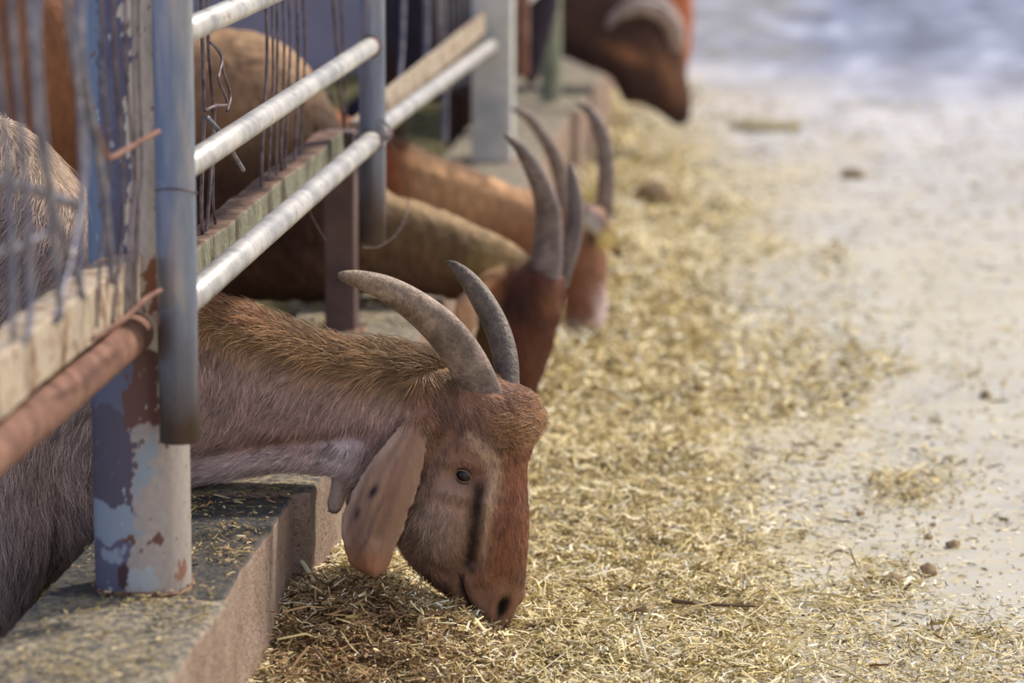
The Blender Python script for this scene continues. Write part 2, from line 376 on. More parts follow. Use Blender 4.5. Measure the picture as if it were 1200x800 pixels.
# ------------------------------------------------------------------ posts
def post(name, c, r, z1, mat, label, z0=KT - 0.01, ring=True, lean=0.0, paint=None):
    t = empty(name, (c[0], c[1], z0)); tag(t, label, 'post')
    seg, nz = (220, 620) if paint else (40, 60); V = []; Fc = []
    for i in range(nz + 1):
        z = z0 + (z1 - z0) * i / nz
        for j in range(seg):
            an = 2 * math.pi * j / seg; d = Vector((math.cos(an), math.sin(an), z * 4))
            rr = r * (1 + 0.008 * mnoise.noise(d * 1.5) + 0.006 * mnoise.noise(d * 5))
            V.append((c[0] + rr * math.cos(an) + lean * (z - z0), c[1] + rr * math.sin(an), z))
    for i in range(nz):
        for j in range(seg): k = (j + 1) % seg; Fc.append((i * seg + j, i * seg + k, (i + 1) * seg + k, (i + 1) * seg + j))
    Fc.append(tuple((nz) * seg + j for j in range(seg)))
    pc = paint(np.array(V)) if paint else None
    V = [(x - c[0], y - c[1], z - z0) for x, y, z in V]
    o = mesh_obj('pipe', V, Fc, mat, col=pc); o.parent = t
    if ring:
        P = [((r + 0.001) * math.cos(a), (r + 0.001) * math.sin(a), 0.012 + 0.002 * math.sin(3 * a)) for a in np.linspace(0, 2 * math.pi, 41)]
        o = tube('weld_ring', P, 0.0022, MAT['rust'], None, 6, cap=False); o.parent = t
    return t
P1 = (-0.690, 3.445); R1 = 0.0505
def worn_paint(V):
    # coats of the old pipe: cream over blue over brown primer, flaked off in patches (fixed places on the pipe); the blue pen side also paints in skylit shade
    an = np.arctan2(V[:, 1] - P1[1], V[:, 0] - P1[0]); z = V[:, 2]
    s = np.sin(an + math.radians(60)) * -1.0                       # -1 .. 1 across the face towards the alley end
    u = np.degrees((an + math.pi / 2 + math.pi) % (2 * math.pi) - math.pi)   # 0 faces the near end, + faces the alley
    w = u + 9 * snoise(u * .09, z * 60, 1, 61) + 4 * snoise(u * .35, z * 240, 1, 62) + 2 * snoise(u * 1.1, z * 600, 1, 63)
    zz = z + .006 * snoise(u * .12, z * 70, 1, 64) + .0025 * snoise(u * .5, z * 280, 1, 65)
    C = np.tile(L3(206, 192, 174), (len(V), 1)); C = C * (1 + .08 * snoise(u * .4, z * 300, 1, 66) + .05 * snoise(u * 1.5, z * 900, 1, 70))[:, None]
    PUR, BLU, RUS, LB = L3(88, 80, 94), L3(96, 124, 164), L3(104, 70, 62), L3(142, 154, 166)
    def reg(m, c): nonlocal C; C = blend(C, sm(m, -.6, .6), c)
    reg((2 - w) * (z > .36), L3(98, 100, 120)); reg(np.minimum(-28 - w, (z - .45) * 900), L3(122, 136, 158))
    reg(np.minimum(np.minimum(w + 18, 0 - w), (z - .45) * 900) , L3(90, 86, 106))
    reg(np.minimum(8 - w, np.minimum((.37 - zz) * 900, (zz - .262) * 900)), PUR)
    reg(np.minimum(np.minimum(w + 2, 34 - w), np.minimum((.43 - zz) * 900, (zz - .352) * 900)), RUS)
    reg(np.minimum(2 - w, np.minimum((.268 - zz) * 900, (zz - .222) * 900)), LB); reg(np.minimum(np.minimum(-15 - w, w + 60), np.minimum((.45 - zz) * 900, (zz - .42) * 900)), L3(112, 84, 84))
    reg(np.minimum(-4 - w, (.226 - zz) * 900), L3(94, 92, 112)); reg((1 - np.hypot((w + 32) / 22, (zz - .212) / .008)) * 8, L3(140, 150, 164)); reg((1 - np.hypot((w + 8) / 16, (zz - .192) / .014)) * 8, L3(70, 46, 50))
    reg((1 - np.hypot((w - 14) / 13, (zz - .188) / .013)) * 8, L3(160, 168, 174)); reg((1 - np.hypot((w - 27) / 15, (zz - .233) / .0055)) * 8, RUS); reg((1 - np.hypot((w + 6) / 9, (zz - .225) / .004)) * 8, RUS)
    reg((1 - np.hypot((w - 60) / 9, (zz - .195) / .012)) * 8, L3(140, 100, 84)); reg((1 - np.hypot((w - 30) / 8, (zz - .50) / .03)) * 8, L3(150, 100, 74)); reg((1 - np.hypot((w - 40) / 5, (zz - .335) / .006)) * 8, RUS)
    reg((1 - np.hypot((w - 18) / 8, (zz - .31) / .03)) * 3, LB); reg(np.where(snoise(u * .5, z * 260, 1, 67) > 1.15, 1, -1), L3(130, 98, 84)); reg(np.where(snoise(u * .25, z * 150, 1, 68) > 1.3, 1, -1), L3(168, 176, 180))
    return np.hstack([np.clip(C, 0, 1), np.ones((len(C), 1))])
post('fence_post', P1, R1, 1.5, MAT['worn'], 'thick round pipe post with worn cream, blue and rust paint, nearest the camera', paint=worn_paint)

def square_post(c, w, z1, mat, label, z0=KT - 0.01, d=None):
    t = empty('fence_post', (c[0], c[1], z0)); tag(t, label, 'post')
    d = d or w
    V, Fc = box_geo((-w / 2, -d / 2, 0), (w / 2, d / 2, z1 - z0), n=(1, 1, 12), bev=0.004, jit=0.0008)
    o = mesh_obj('upright', V, Fc, mat, None, False); o.parent = t
    V, Fc = box_geo((-w / 2 - 0.012, -d / 2 - 0.012, 0.004), (w / 2 + 0.012, d / 2 + 0.012, 0.016), bev=0.002)
    o = mesh_obj('base_plate', V, Fc, MAT['rust'], None, False); o.parent = t
    return t
square_post((-0.700, 5.05), 0.046, 0.476, MAT['dark'], 'dark brown square post behind the lower end of the gate pipe, second from the camera')
p3 = square_post((-0.672, 7.22), 0.085, 1.6, MAT['pale'], 'wide pale grey square post rising behind the orange goat neck')
post('fence_post', (-0.640, 8.42), 0.026, 1.6, MAT['green'], 'thin greenish pipe post before the dark brown goat', ring=False)

# ------------------------------------------------------------------ the gate panel of galvanised pipe
XG = -0.636
gate = empty('gate_panel', (XG, 3.38, 0.34)); tag(gate, 'gate panel of blue grey upright pipes and white galvanised rails', 'gate')
s1 = pipe('stile', (XG, 3.375, 0.340), (XG, 3.375, 1.5), 0.0205, MAT['zinc'], gate, dent=0.004)
s1['label'] = 'blue grey upright pipe in front of the worn post'
s2 = pipe('stile', (XG, 4.93, 0.325), (XG, 4.93, 1.5), 0.0195, MAT['zinc'], gate)
for z, r in ((0.475, 0.0150), (0.613, 0.0135), (0.752, 0.0135)):
    pipe('rail', (XG, 3.390, z + 0.001), (XG, 4.92, z), r, MAT['galv'], gate, rings=3)
for z in (0.475, 0.613, 0.752):
    for yy, rr in ((3.398, 0.0150), (4.910, 0.0150)):
        P = [(XG + rr * math.cos(a), yy, z + rr * math.sin(a)) for a in np.linspace(0, 2 * math.pi, 17)]
        tube('weld_bead', P, 0.0018, MAT['rust'], gate, 6, cap=False)

# a second panel further along and the loose end of a third
g2 = empty('gate_panel', (XG, 5.06, 0.43)); tag(g2, 'short pale rusty rail running from the second gate pipe to the wide pale post', 'gate')
V, Fc = box_geo((XG - 0.052, 5.22, 0.452), (XG - 0.046, 7.17, 0.495), n=(1, 20, 1), jit=0.001)
pa = mesh_obj('plate', V, Fc, MAT['beam'], g2, False)
pipe('rail', (XG - 0.020, 4.96, 0.470), (XG - 0.034, 7.17, 0.425), 0.0135, MAT['galv'], g2)
g3 = empty('gate_panel', (XG, 7.3, 0.35)); tag(g3, 'far gate panel with rusty upright and white rail, behind the wide pale post', 'gate')
pipe('stile', (XG + 0.01, 7.38, 0.34), (XG + 0.01, 7.38, 1.5), 0.019, MAT['rust'], g3)
pipe('rail', (XG + 0.01, 7.40, 0.50), (XG + 0.01, 9.3, 0.50), 0.016, MAT['galv'], g3)
pipe('rail', (XG + 0.01, 7.40, 0.66), (XG + 0.01, 9.3, 0.66), 0.014, MAT['galv'], g3)

# ------------------------------------------------------------------ beams behind the panels with the wires set in them
bl = empty('mesh_panel', (-0.70, 2.4, 0.47)); tag(bl, 'near left fence section with cream rusty beam, brown pipe and blurred wires', 'fence panel')
V, Fc = box_geo((-0.712, 1.8, 0.478), (-0.676, 3.392, 0.532), n=(3, 70, 4), jit=0.0022, bev=0.003)
mesh_obj('beam', V, Fc, MAT['beam'], bl)
pipe('lower_pipe', (-0.688, 1.8, 0.452), (-0.688, 3.405, 0.448), 0.0225, MAT['rust'], bl, rings=3)
br = empty('mesh_panel', (-0.71, 3.5, 0.44)); tag(br, 'fence section behind the gate rails with rusty topped beam and vertical wires', 'fence panel')
V, Fc = box_geo((-0.728, 3.497, 0.438), (-0.690, 5.018, 0.478), n=(3, 80, 4), jit=0.0028, bev=0.003)
mesh_obj('beam', V, Fc, MAT['gbeam'], br)
bf = empty('mesh_panel', (-0.70, 5.1, 0.44)); tag(bf, 'far fence section with thick blurred wires between dark and pale posts', 'fence panel')
V, Fc = box_geo((-0.735, 5.40, 0.40), (-0.705, 7.17, 0.452), n=(3, 40, 3), jit=0.002, bev=0.003)
mesh_obj('beam', V, Fc, MAT['beam'], bf)

def wire(par, X, pts, r, mat, name='wire'):
    """pts: image points of the wire's run in the plane X"""
    P = [atX(x, y, X) for x, y in pts]
    P = catmull(P, 6)
    P = P + np.array([0, 1, 0]) * (np.array([mnoise.noise(Vector(p) * 25) for p in P]) * 0.0012)[:, None]
    return tube(name, P, r, mat, par, 8)
# left, close to the camera: bent, loose, blurred
for pts, r in (([(6, -80), (22, 120), (36, 330), (30, 402)], 0.0032), ([(48, -60), (44, 60), (60, 240), (72, 372)], 0.0036),
               ([(70, -60), (84, 60), (100, 200), (66, 378)], 0.0030), ([(100, -80), (95, 60), (118, 200), (132, 332)], 0.0042),
               ([(28, -80), (40, 90), (52, 200), (98, 350)], 0.0028), ([(84, -60), (92, 100), (96, 220), (94, 350)], 0.0026), ([(-20, -80), (10, 200), (16, 400)], 0.003)):
    wire(bl, -0.615, pts, r * 0.95, MAT['bwire'])
wire(bl, -0.625, [(-60, 196), (0, 212), (50, 226), (98, 243)], 0.0045, MAT['bwire'], 'cross_wire')
wire(bl, -0.62, [(-40, 300), (20, 290), (70, 262)], 0.003, MAT['bwire'], 'cross_wire')
# in front of the worn post
for pts, r in (([(118, -60), (120, 80), (128, 190), (118, 300), (113, 384)], 0.0017), ([(132, -60), (134, 60), (142, 160), (144, 260), (131, 382)], 0.0019),
               ([(146, -60), (148, 80), (156, 190), (152, 280), (146, 376)], 0.0017), ([(155, -60), (157, 100), (160, 220), (156, 300), (152, 370)], 0.0014), ([(163, -60), (162, 60), (166, 190), (162, 260), (158, 366)], 0.0016)):
    wire(bl, -0.632 - 0.0025 * (165 - pts[0][0]) / 10 - 0.0, pts, r, MAT['wire'])
# behind the gate rails
for pts, r in (([(234, -40), (239, 120), (236, 240), (240, 298)], 0.0024), ([(243, -40), (244, 50), (250, 140), (246, 220), (240, 290)], 0.0022),
               ([(252, 120), (250, 190), (250, 240), (256, 286)], 0.0018),
               ([(309, -40), (313, 60), (308, 160), (305, 250)], 0.0022), ([(318, -40), (320, 90), (316, 170), (315, 243)], 0.0017),
               ([(324, -40), (325, 50), (324, 150), (324, 238)], 0.0018), ([(330, -40), (333, 60), (330, 160), (330, 232)], 0.0017),
               ([(336, -40), (340, 50), (336, 150), (333, 228)], 0.0017), ([(347, -40), (349, 60), (347, 150), (344, 218)], 0.0024),
               ([(352, -40), (357, 40), (355, 130), (350, 215)], 0.0018), ([(387, -40), (395, 60), (398, 110), (406, 165)], 0.0024), ([(399, -40), (402, 60), (404, 130), (405, 160)], 0.0020)):
    wire(br, -0.706, pts, r, MAT['wire'])
# far section
for k, (x0, x1, r) in enumerate(((474, 464, 0.0042), (500, 496, 0.0060), (509, 508, 0.004), (518, 520, 0.0045), (526, 527, 0.003), (533, 534, 0.003), (540, 540, 0.003), (546, 546, 0.003), (552, 551, 0.003), (515, 518, 0.004))):
    wire(bf, -0.718, [(x0, -40), ((x0 + x1) / 2 + (2 if k != 2 else 6), 60), (x1, 132 - (x1 - 464) * 0.42)], r, MAT['bwire'])
wire(bf, -0.74, [(522, 40), (522, 120), (521, 168)], 0.006, MAT['bwire'])

# loose wires tied round the pipes: things of their own
def loose(name, P, r, mat, label, cat='wire', seg=8, k=6):
    return tag(tube(name, catmull(P, k), r, mat, None, seg), label, cat)
P = [(XG + 0.0215 * math.cos(a), 3.375 + 0.0215 * math.sin(a), 0.596 - 0.006 * math.sin(a)) for a in np.linspace(-2.6, 1.6, 14)] + [tuple(atX(190, 200, -0.66))]
loose('tie_wire', P, 0.0010, MAT['wire'], 'thin wire looped round the blue grey upright pipe at the middle rail', k=3)
P = [atX(240, 130, -0.66), atX(252, 124, -0.655), atX(266, 122, -0.65), atX(262, 108, -0.65), atX(256, 92, -0.652), atX(260, 70, -0.655), atX(253, 56, -0.658), atX(246, 50, -0.66), atX(258, 60, -0.66), atX(262, 84, -0.655), atX(270, 112, -0.652), atX(266, 130, -0.65)]
loose('twisted_wire', P, 0.0016, MAT['wire'], 'rusty twisted wire tangle beside the upright pipe, above the middle rail')
loose('wire_stub', [atX(243, 138, -0.655), atX(262, 160, -0.652), atX(276, 184, -0.650), atX(285, 199, -0.65)], 0.0027, MAT['bwire'], 'short grey wire stub sticking down below the middle rail')
loose('bent_rod', [atX(113, 148, -0.628), atX(120, 170, -0.628), atX(126, 184, -0.628), atX(134, 183, -0.627), atX(160, 168, -0.626), atX(186, 154, -0.625)], 0.0028, MAT['rust'], 'bent rusty rod lying across the wires in front of the worn post', k=4)
loose('rod', [atX(108, 398, -0.64), atX(130, 384, -0.635), atX(150, 370, -0.63), atX(168, 352, -0.63), atX(188, 340, -0.632)], 0.0026, MAT['rust'], 'thin pale rod slanting over the end of the cream beam', k=4)
loose('hanging_wire', [atX(363, 232, -0.66), atX(363, 246, -0.66), atX(370, 262, -0.66), atX(382, 282, -0.66)], 0.0007, MAT['wire'], 'fine wire hanging under the lowest gate rail')
loose('wire_loop', [atX(448, 150, -0.6), atX(462, 175, -0.6), atX(474, 200, -0.6), (atX(478, 240, -0.6)), atX(468, 270, -0.6), atX(446, 288, -0.6), atX(425, 290, -0.6)], 0.0006, MAT['wire'], 'fine wire loop hanging beside the second gate pipe')
loose('tie_wire', [atX(446, 140, -0.615), atX(456, 150, -0.61), atX(450, 160, -0.61), atX(460, 156, -0.612), atX(448, 172, -0.612)], 0.0016, MAT['wire'], 'dark knot of wire on the second gate pipe')

# ------------------------------------------------------------------ goats
def ring_loft(st, Y0, yaw=0.0, k=4, seg=28, ex=2.3, piv=None):
    """st: (Fx,Fy,Bx,By,half_width,dy[,yaw]) outlines measured in the plane Y0"""
    rows = []
    for s in st:
        f = atY(s[0], s[1], Y0); b = atY(s[2], s[3], Y0); ya = s[6] if len(s) > 6 else yaw
        rows.append([*f, *b, s[4], s[5], ya])
    rows = catmull(rows, k); V = []; Fc = []
    for row in rows:
        f = row[:3].copy(); b = row[3:6].copy(); w, dy, ya = row[6], row[7], row[8]
        c = (f + b) / 2 + np.array([0, dy, 0]); A = (f - b) / 2
        A = np.array([A[0] * math.cos(ya), -A[0] * math.sin(ya), A[2]]); L = np.array([math.sin(ya), math.cos(ya), 0]) * w
        for j in range(seg):
            an = 2 * math.pi * j / seg; ca, sa = math.cos(an), math.sin(an)
            V.append(c + A * math.copysign(abs(ca) ** (2 / ex), ca) + L * math.copysign(abs(sa) ** (2 / ex), sa))
    n = len(rows)
    for i in range(n - 1):
        for j in range(seg): q = (j + 1) % seg; Fc.append((i * seg + j, i * seg + q, (i + 1) * seg + q, (i + 1) * seg + j))
    Fc.append(tuple(range(seg))[::-1]); Fc.append(tuple((n - 1) * seg + j for j in range(seg)))
    return V, Fc
def leg_geo(P, R, k=4): 
    Q = catmull(np.hstack([np.array(P, float), np.array(R, float)[:, None]]), k); return tube_geo(Q[:, :3], Q[:, 3], 14)
def fuse(geos, voxel, smooth_it=6):
    """one continuous skin over all the shells"""
    V, Fc = [], []
    for g in geos: add_geo((V, Fc), (list(g[0]), g[1]))
    me = bpy.data.meshes.new('tmp'); me.from_pydata([tuple(v) for v in V], [], Fc); me.update()
    bm = bmesh.new(); bm.from_mesh(me); bmesh.ops.recalc_face_normals(bm, faces=bm.faces); bm.to_mesh(me); bm.free()
    o = bpy.data.objects.new('tmp', me); COL.objects.link(o)
    m = o.modifiers.new('r', 'REMESH'); m.mode = 'VOXEL'; m.voxel_size = voxel
    dg = bpy.context.evaluated_depsgraph_get(); me2 = bpy.data.meshes.new_from_object(o.evaluated_get(dg))
    bpy.data.objects.remove(o); bpy.data.meshes.remove(me)
    n = len(me2.vertices); P = np.empty(n * 3); me2.vertices.foreach_get('co', P); P = P.reshape(-1, 3)
    E = np.empty(len(me2.edges) * 2, np.int64); me2.edges.foreach_get('vertices', E); E = E.reshape(-1, 2)
    deg = np.bincount(E.ravel(), minlength=n)[:, None].astype(float)
    def lap(P):
        A = np.zeros_like(P)
        for c in range(3): A[:, c] = np.bincount(E[:, 0], P[E[:, 1], c], n) + np.bincount(E[:, 1], P[E[:, 0], c], n)
        return A / deg
    for i in range(smooth_it): P = P + 0.55 * (lap(P) - P); P = P - 0.28 * (lap(P) - P)
    me2.vertices.foreach_set('co', P.ravel()); me2.update()
    return me2
def get_co(me): P = np.empty(len(me.vertices) * 3); me.vertices.foreach_get('co', P); return P.reshape(-1, 3)
def get_no(me): P = np.empty(len(me.vertices) * 3); me.vertices.foreach_get('normal', P); return P.reshape(-1, 3)
def gauss(u, v, cu, cv, su, sv, ang=0.0):
    a = math.radians(ang); du = u - cu; dv = v - cv; p = du * math.cos(a) + dv * math.sin(a); q = -du * math.sin(a) + dv * math.cos(a)
    return np.exp(-(p / su) ** 2 - (q / sv) ** 2)
def polydist(u, v, pts):
    d = np.full(u.shape, 1e9)
    for (a, b), (c, e) in zip(pts[:-1], pts[1:]):
        t = np.clip(((u - a) * (c - a) + (v - b) * (e - b)) / ((c - a) ** 2 + (e - b) ** 2), 0, 1)
        d = np.minimum(d, np.hypot(u - a - t * (c - a), v - b - t * (e - b)))
    return d
def plane_px(P, Y0):
    Q = P.copy(); Q[:, 1] = Y0; return px_of(Q).T
def setcol(me, C):
    a = me.color_attributes.new('Col', 'FLOAT_COLOR', 'POINT'); a.data.foreach_set('color', np.hstack([np.clip(C, 0, 1), np.ones((len(C), 1))]).astype(np.float32).ravel())

def horn(pts, Y0, mat, par, c1, c2, ridges=0.0, flat=0.72, k=10, seg=20, edge=None):
    """pts: (x,y,half width px,dy)"""
    rows = np.array([[*atY(x, y, Y0 + dy), r * (Y0 / FPX) * 1.02] for x, y, r, dy in pts]); Q = catmull(rows, k)
    P = Q[:, :3]; R = np.maximum(Q[:, 3], 0.0006); n = len(P)
    s = np.concatenate([[0], np.cumsum(np.linalg.norm(np.diff(P, axis=0), axis=1))])
    R = R * (1 + ridges * np.sin(s * 2 * math.pi / 0.011 + 2 * np.sin(s * 40)) * (1 - s / s[-1]) ** 0.3)
    T = np.gradient(P, axis=0); T /= np.linalg.norm(T, axis=1)[:, None]
    V = []; Fc = []; C = []
    for i in range(n):
        a = np.array([0, 1.0, 0]); a = a - T[i] * (a @ T[i]); a /= np.linalg.norm(a); b = np.cross(T[i], a)
        for j in range(seg):
            an = 2 * math.pi * j / seg; kx = 1 + 0.10 * max(0, math.cos(an * 1 - math.pi / 2)) ** 6
            v = P[i] + R[i] * (math.cos(an) * a * flat * 1.0 + math.sin(an) * b * kx); V.append(v)
            t = s[i] / s[-1]; h = 0.5 + 0.5 * mnoise.noise(Vector((an * 1.2, s[i] * 22, 1)))
            e = abs(math.sin(an)) ** 8; q = np.array(c1) * (1 - t) + np.array(c2) * t; q = q * (0.55 + 0.9 * h) * (1 + 0.5 * e); C.append((*np.clip(q, 0, 1), 1))
    for i in range(n - 1):
        for j in range(seg): q = (j + 1) % seg; Fc.append((i * seg + j, i * seg + q, (i + 1) * seg + q, (i + 1) * seg + j))
    Fc.append(tuple(range(seg))[::-1]); Fc.append(tuple((n - 1) * seg + j for j in range(seg)))
    return mesh_obj('horn', V, Fc, mat, par, col=C)

def make_fur(me, root_obj, dens, dirfun, lenfun, name='fur', seed=3, npt=5, rad=0.00022, keep=None, curl=0.0, cvar=0.25, lift=0.30, clump=1.0):
    r = np.random.default_rng(seed)
    me.calc_loop_triangles(); nt = len(me.loop_triangles); T = np.empty(nt * 3, np.int32); me.loop_triangles.foreach_get('vertices', T); T = T.reshape(-1, 3)
    P = get_co(me); N = get_no(me); Cc = np.empty(len(P) * 4, np.float32); me.color_attributes['Col'].data.foreach_get('color', Cc); Cc = Cc.reshape(-1, 4)[:, :3]
    A = P[T[:, 0]]; B = P[T[:, 1]]; D = P[T[:, 2]]; area = 0.5 * np.linalg.norm(np.cross(B - A, D - A), axis=1)
    wgt = area * (keep((A + B + D) / 3) if keep else 1.0) * dens
    cnt = r.poisson(wgt); idx = np.repeat(np.arange(nt), cnt); n = len(idx)
    u = r.random(n); v = r.random(n); f = u + v > 1; u[f] = 1 - u[f]; v[f] = 1 - v[f]; w = 1 - u - v
    t = T[idx]; pos = P[t[:, 0]] * w[:, None] + P[t[:, 1]] * u[:, None] + P[t[:, 2]] * v[:, None]
    nor = N[t[:, 0]] * w[:, None] + N[t[:, 1]] * u[:, None] + N[t[:, 2]] * v[:, None]; nor /= np.linalg.norm(nor, axis=1)[:, None] + 1e-9
    cc = Cc[t[:, 0]] * w[:, None] + Cc[t[:, 1]] * u[:, None] + Cc[t[:, 2]] * v[:, None]
    d, lf = dirfun(pos, nor); L = lenfun(pos)
    # clumps: neighbouring hairs share a small turn
    q = pos * 1.0
    cl = np.sin(q[:, 0] * 310 + 3 * np.sin(q[:, 2] * 190)) * np.sin(q[:, 2] * 260 + 2 * np.sin(q[:, 1] * 170 + q[:, 0] * 90))
    cl2 = np.sin(q[:, 0] * 95 + q[:, 2] * 60 + 2 * np.sin(q[:, 2] * 71)) 
    d = d - nor * np.sum(d * nor, 1)[:, None]; d /= np.linalg.norm(d, axis=1)[:, None] + 1e-9
    side = np.cross(nor, d); d = d + side * (0.30 * clump * cl + 0.22 * clump * cl2 + r.normal(0, 0.16, n))[:, None]
    d /= np.linalg.norm(d, axis=1)[:, None]
    L = L * r.uniform(0.65, 1.2, n); lf = lf * r.uniform(0.6, 1.4, n)
    pts = np.empty((n, npt, 3)); ph = r.uniform(0, 6.28, n)
    for i in range(npt):
        s = i / (npt - 1)
        p = pos + (d * (s * L)[:, None]) + nor * (lf * L * (s - 0.55 * s * s) * 1.1 )[:, None] - nor * 0.0008
        p[:, 2] -= 0.10 * L * s * s
        if curl is not None:
            cu = curl(pos) if callable(curl) else curl
            p += side * (cu * L * 0.18 * np.sin(s * 7 + ph) * s)[:, None] + nor * (cu * L * 0.12 * np.cos(s * 7 + ph) * s)[:, None]
        pts[:, i] = p
    hc = bpy.data.hair_curves.new(name); hc.add_curves([npt] * n)
    hc.attributes['position'].data.foreach_set('vector', pts.astype(np.float32).ravel()) if 'position' in hc.attributes else hc.attributes.new('position', 'FLOAT_VECTOR', 'POINT').data.foreach_set('vector', pts.astype(np.float32).ravel())
    ra = hc.attributes.get('radius') or hc.attributes.new('radius', 'FLOAT', 'POINT')
    rr = np.outer(r.uniform(0.6, 1.25, n) * rad * np.clip(L / .015, .62, 1.1), np.linspace(1.0, 0.25, npt)); ra.data.foreach_set('value', rr.astype(np.float32).ravel())
    br = (1 + cvar * (0.55 * cl * clump + 0.35 * cl2 + r.normal(0, 0.75, n)))[:, None]
    cc = np.clip(cc * np.clip(br, 0.35, 2.0), 0.002, 0.95)
    ca = hc.attributes.new('Col', 'FLOAT_COLOR', 'CURVE'); ca.data.foreach_set('color', np.hstack([cc, np.ones((n, 1))]).astype(np.float32).ravel())
    hc.materials.append(MAT['hair']); o = bpy.data.objects.new(name, hc); COL.objects.link(o); o.parent = root_obj
    o.matrix_parent_inverse = root_obj.matrix_world.inverted() if root_obj.type != 'EMPTY' else Matrix.Translation(root_obj.location).inverted()
    return o

# ---- goat one: the one in focus
Y1 = 3.92; HY = math.radians(18)
def goat_one():
    root = empty('goat', (-1.1, Y1, PEN)); tag(root, 'brown long-eared goat in sharp focus, head down eating from the heap', 'goat')
    head = ring_loft([(600, 458, 556, 440, .030, 0), (622, 466, 520, 436, .045, 0), (632, 492, 500, 450, .052, 0), (626, 520, 478, 500, .054, 0), (620, 545, 462, 540, .054, 0), (620, 575, 452, 580, .052, 0), (622, 605, 456, 612, .049, 0),
                      (621, 632, 466, 640, .043, 0), (619, 658, 487, 668, .037, 0), (617, 682, 512, 690, .032, 0), (612, 704, 535, 709, .0285, 0), (603, 720, 552, 721, .024, 0), (594, 731, 566, 730, .017, 0), (586, 737, 574, 735, .008, 0)], Y1, HY, ex=2.35)
    neck = ring_loft([(600, 470, 500, 570, .038, 0, HY), (560, 445, 452, 580, .048, 0, HY * .6), (515, 424, 412, 562, .052, 0, 0), (460, 410, 380, 553, .054, 0, 0), (405, 404, 352, 547, .056, 0, 0), (350, 388, 318, 549, .060, 0, 0), (300, 370, 282, 555, .066, 0, 0),
                      (240, 350, 232, 563, .078, 0, 0), (170, 296, 180, 600, .098, 0, 0), (100, 236, 120, 640, .118, 0.01, 0), (40, 172, 64, 672, .135, 0.02, 0), (-30, 130, -20, 700, .148, 0.03, 0), (-130, 118, -120, 715, .155, .04, 0), (-300, 130, -290, 740, .175, .05, 0), (-480, 140, -460, 730, .17, .06, 0), (-620, 150, -600, 640, .13, .07, 0), (-690, 210, -680, 560, .07, .07, 0)], Y1, 0, ex=2.15, seg=36)
    # windpipe fold under the neck
    fold = ring_loft([(440, 520, 425, 562, .02, -.018), (400, 512, 388, 553, .026, -.018), (350, 512, 340, 546, .03, -.018), (290, 518, 280, 554, .036, -.016), (235, 530, 225, 566, .04, -.01), (170, 540, 160, 610, .05, -.0)], Y1, 0)
    brow = leg_geo([atY(548, 520, Y1 - .043), atY(565, 513, Y1 - .046), atY(580, 520, Y1 - .044), atY(587, 536, Y1 - .040), atY(584, 556, Y1 - .038)], [.007, .011, .012, .011, .006])
    def earg(side):
        st = [((493, 470), (513, 474)), ((472, 488), (511, 500)), ((440, 526), (507, 532)), ((420, 560), (500, 562)), ((409, 594), (488, 594)), ((412, 620), (480, 616)), ((421, 640), (472, 636)), ((434, 651), (465, 648)), ((446, 656), (456, 655))]
        dy = [-.046, -.062, -.078, -.086, -.090, -.091, -.090, -.089, -.089]; V = []; Fc = []; n = 10
        rows = catmull([[*atY(*a, Y1), *atY(*b, Y1), d] for (a, b), d in zip(st, dy)], 5)
        for row in rows:
            a, b, d = row[:3], row[3:6], row[6]
            for half in (0, 1):
                rg = range(n + 1) if not half else range(n - 1, 0, -1)
                for i in rg:
                    t = i / n; p = a + (b - a) * t; bow = math.sin(t * math.pi); wd = np.linalg.norm(b - a)
                    th = (0.0048 * bow ** 0.5 + 0.0008) * (1 if half else -1)
                    y = Y1 + d - 0.16 * wd * bow + 0.15 * wd * (t - .3) + 0.003 * math.sin(t * 9) + th
                    q = np.array([p[0], y, p[2]])
                    if side > 0:
                        q[1] = Y1 - (q[1] - Y1) + .01; q[0] += .03
                    V.append(q)
        m = 2 * n; R = len(rows)
        for i in range(R - 1):
            for j in range(m): k = (j + 1) % m; Fc.append((i * m + j, i * m + k, (i + 1) * m + k, (i + 1) * m + j))
        Fc.append(tuple(range(m))[::-1]); Fc.append(tuple((R - 1) * m + j for j in range(m)))
        return V, Fc
    wat = leg_geo([atY(405, 530, Y1 - .02), atY(400, 556, Y1 - .022), atY(396, 578, Y1 - .022), atY(392, 594, Y1 - .022), atY(390, 602, Y1 - .022)], [.010, .0105, .0105, .0095, .005])
    wat2 = leg_geo([atY(415, 530, Y1 + .025), atY(414, 556, Y1 + .03), atY(412, 578, Y1 + .03), atY(411, 596, Y1 + .03)], [.009, .0085, .0085, .006])
    def leg(x0, y0, yy, pts):
        return leg_geo([p for p in pts], [r for r in yy])
    zz = lambda x, z, y: (x, y, z)
    fl = [leg_geo([(-.96, Y1 + s * .09 + .02, .34), (-.955, Y1 + s * .10 + .02, .18), (-.965, Y1 + s * .10 + .02, .09), (-.985, Y1 + s * .10 + .02, .03), (-1.00, Y1 + s * .10 + .02, PEN + .001)], [.10, .082, .070, .050, .034]) for s in (-1, 1)]
    hl = [leg_geo([(-1.58, Y1 + s * .09 + .06, .40), (-1.56, Y1 + s * .10 + .06, .24), (-1.66, Y1 + s * .10 + .06, .12), (-1.63, Y1 + s * .10 + .06, .02), (-1.62, Y1 + s * .10 + .06, PEN + .001)], [.12, .08, .035, .028, .03]) for s in (-1, 1)]
    me = fuse([head, neck, fold, brow, earg(-1), earg(1), wat, wat2] + fl + hl, 0.0036, 5)
    P = get_co(me); N = get_no(me)
    # head coordinates: turn about the head's upright axis back into profile
    c0 = atY(545, 560, Y1); dx = P[:, 0] - c0[0]; dy = P[:, 1] - Y1
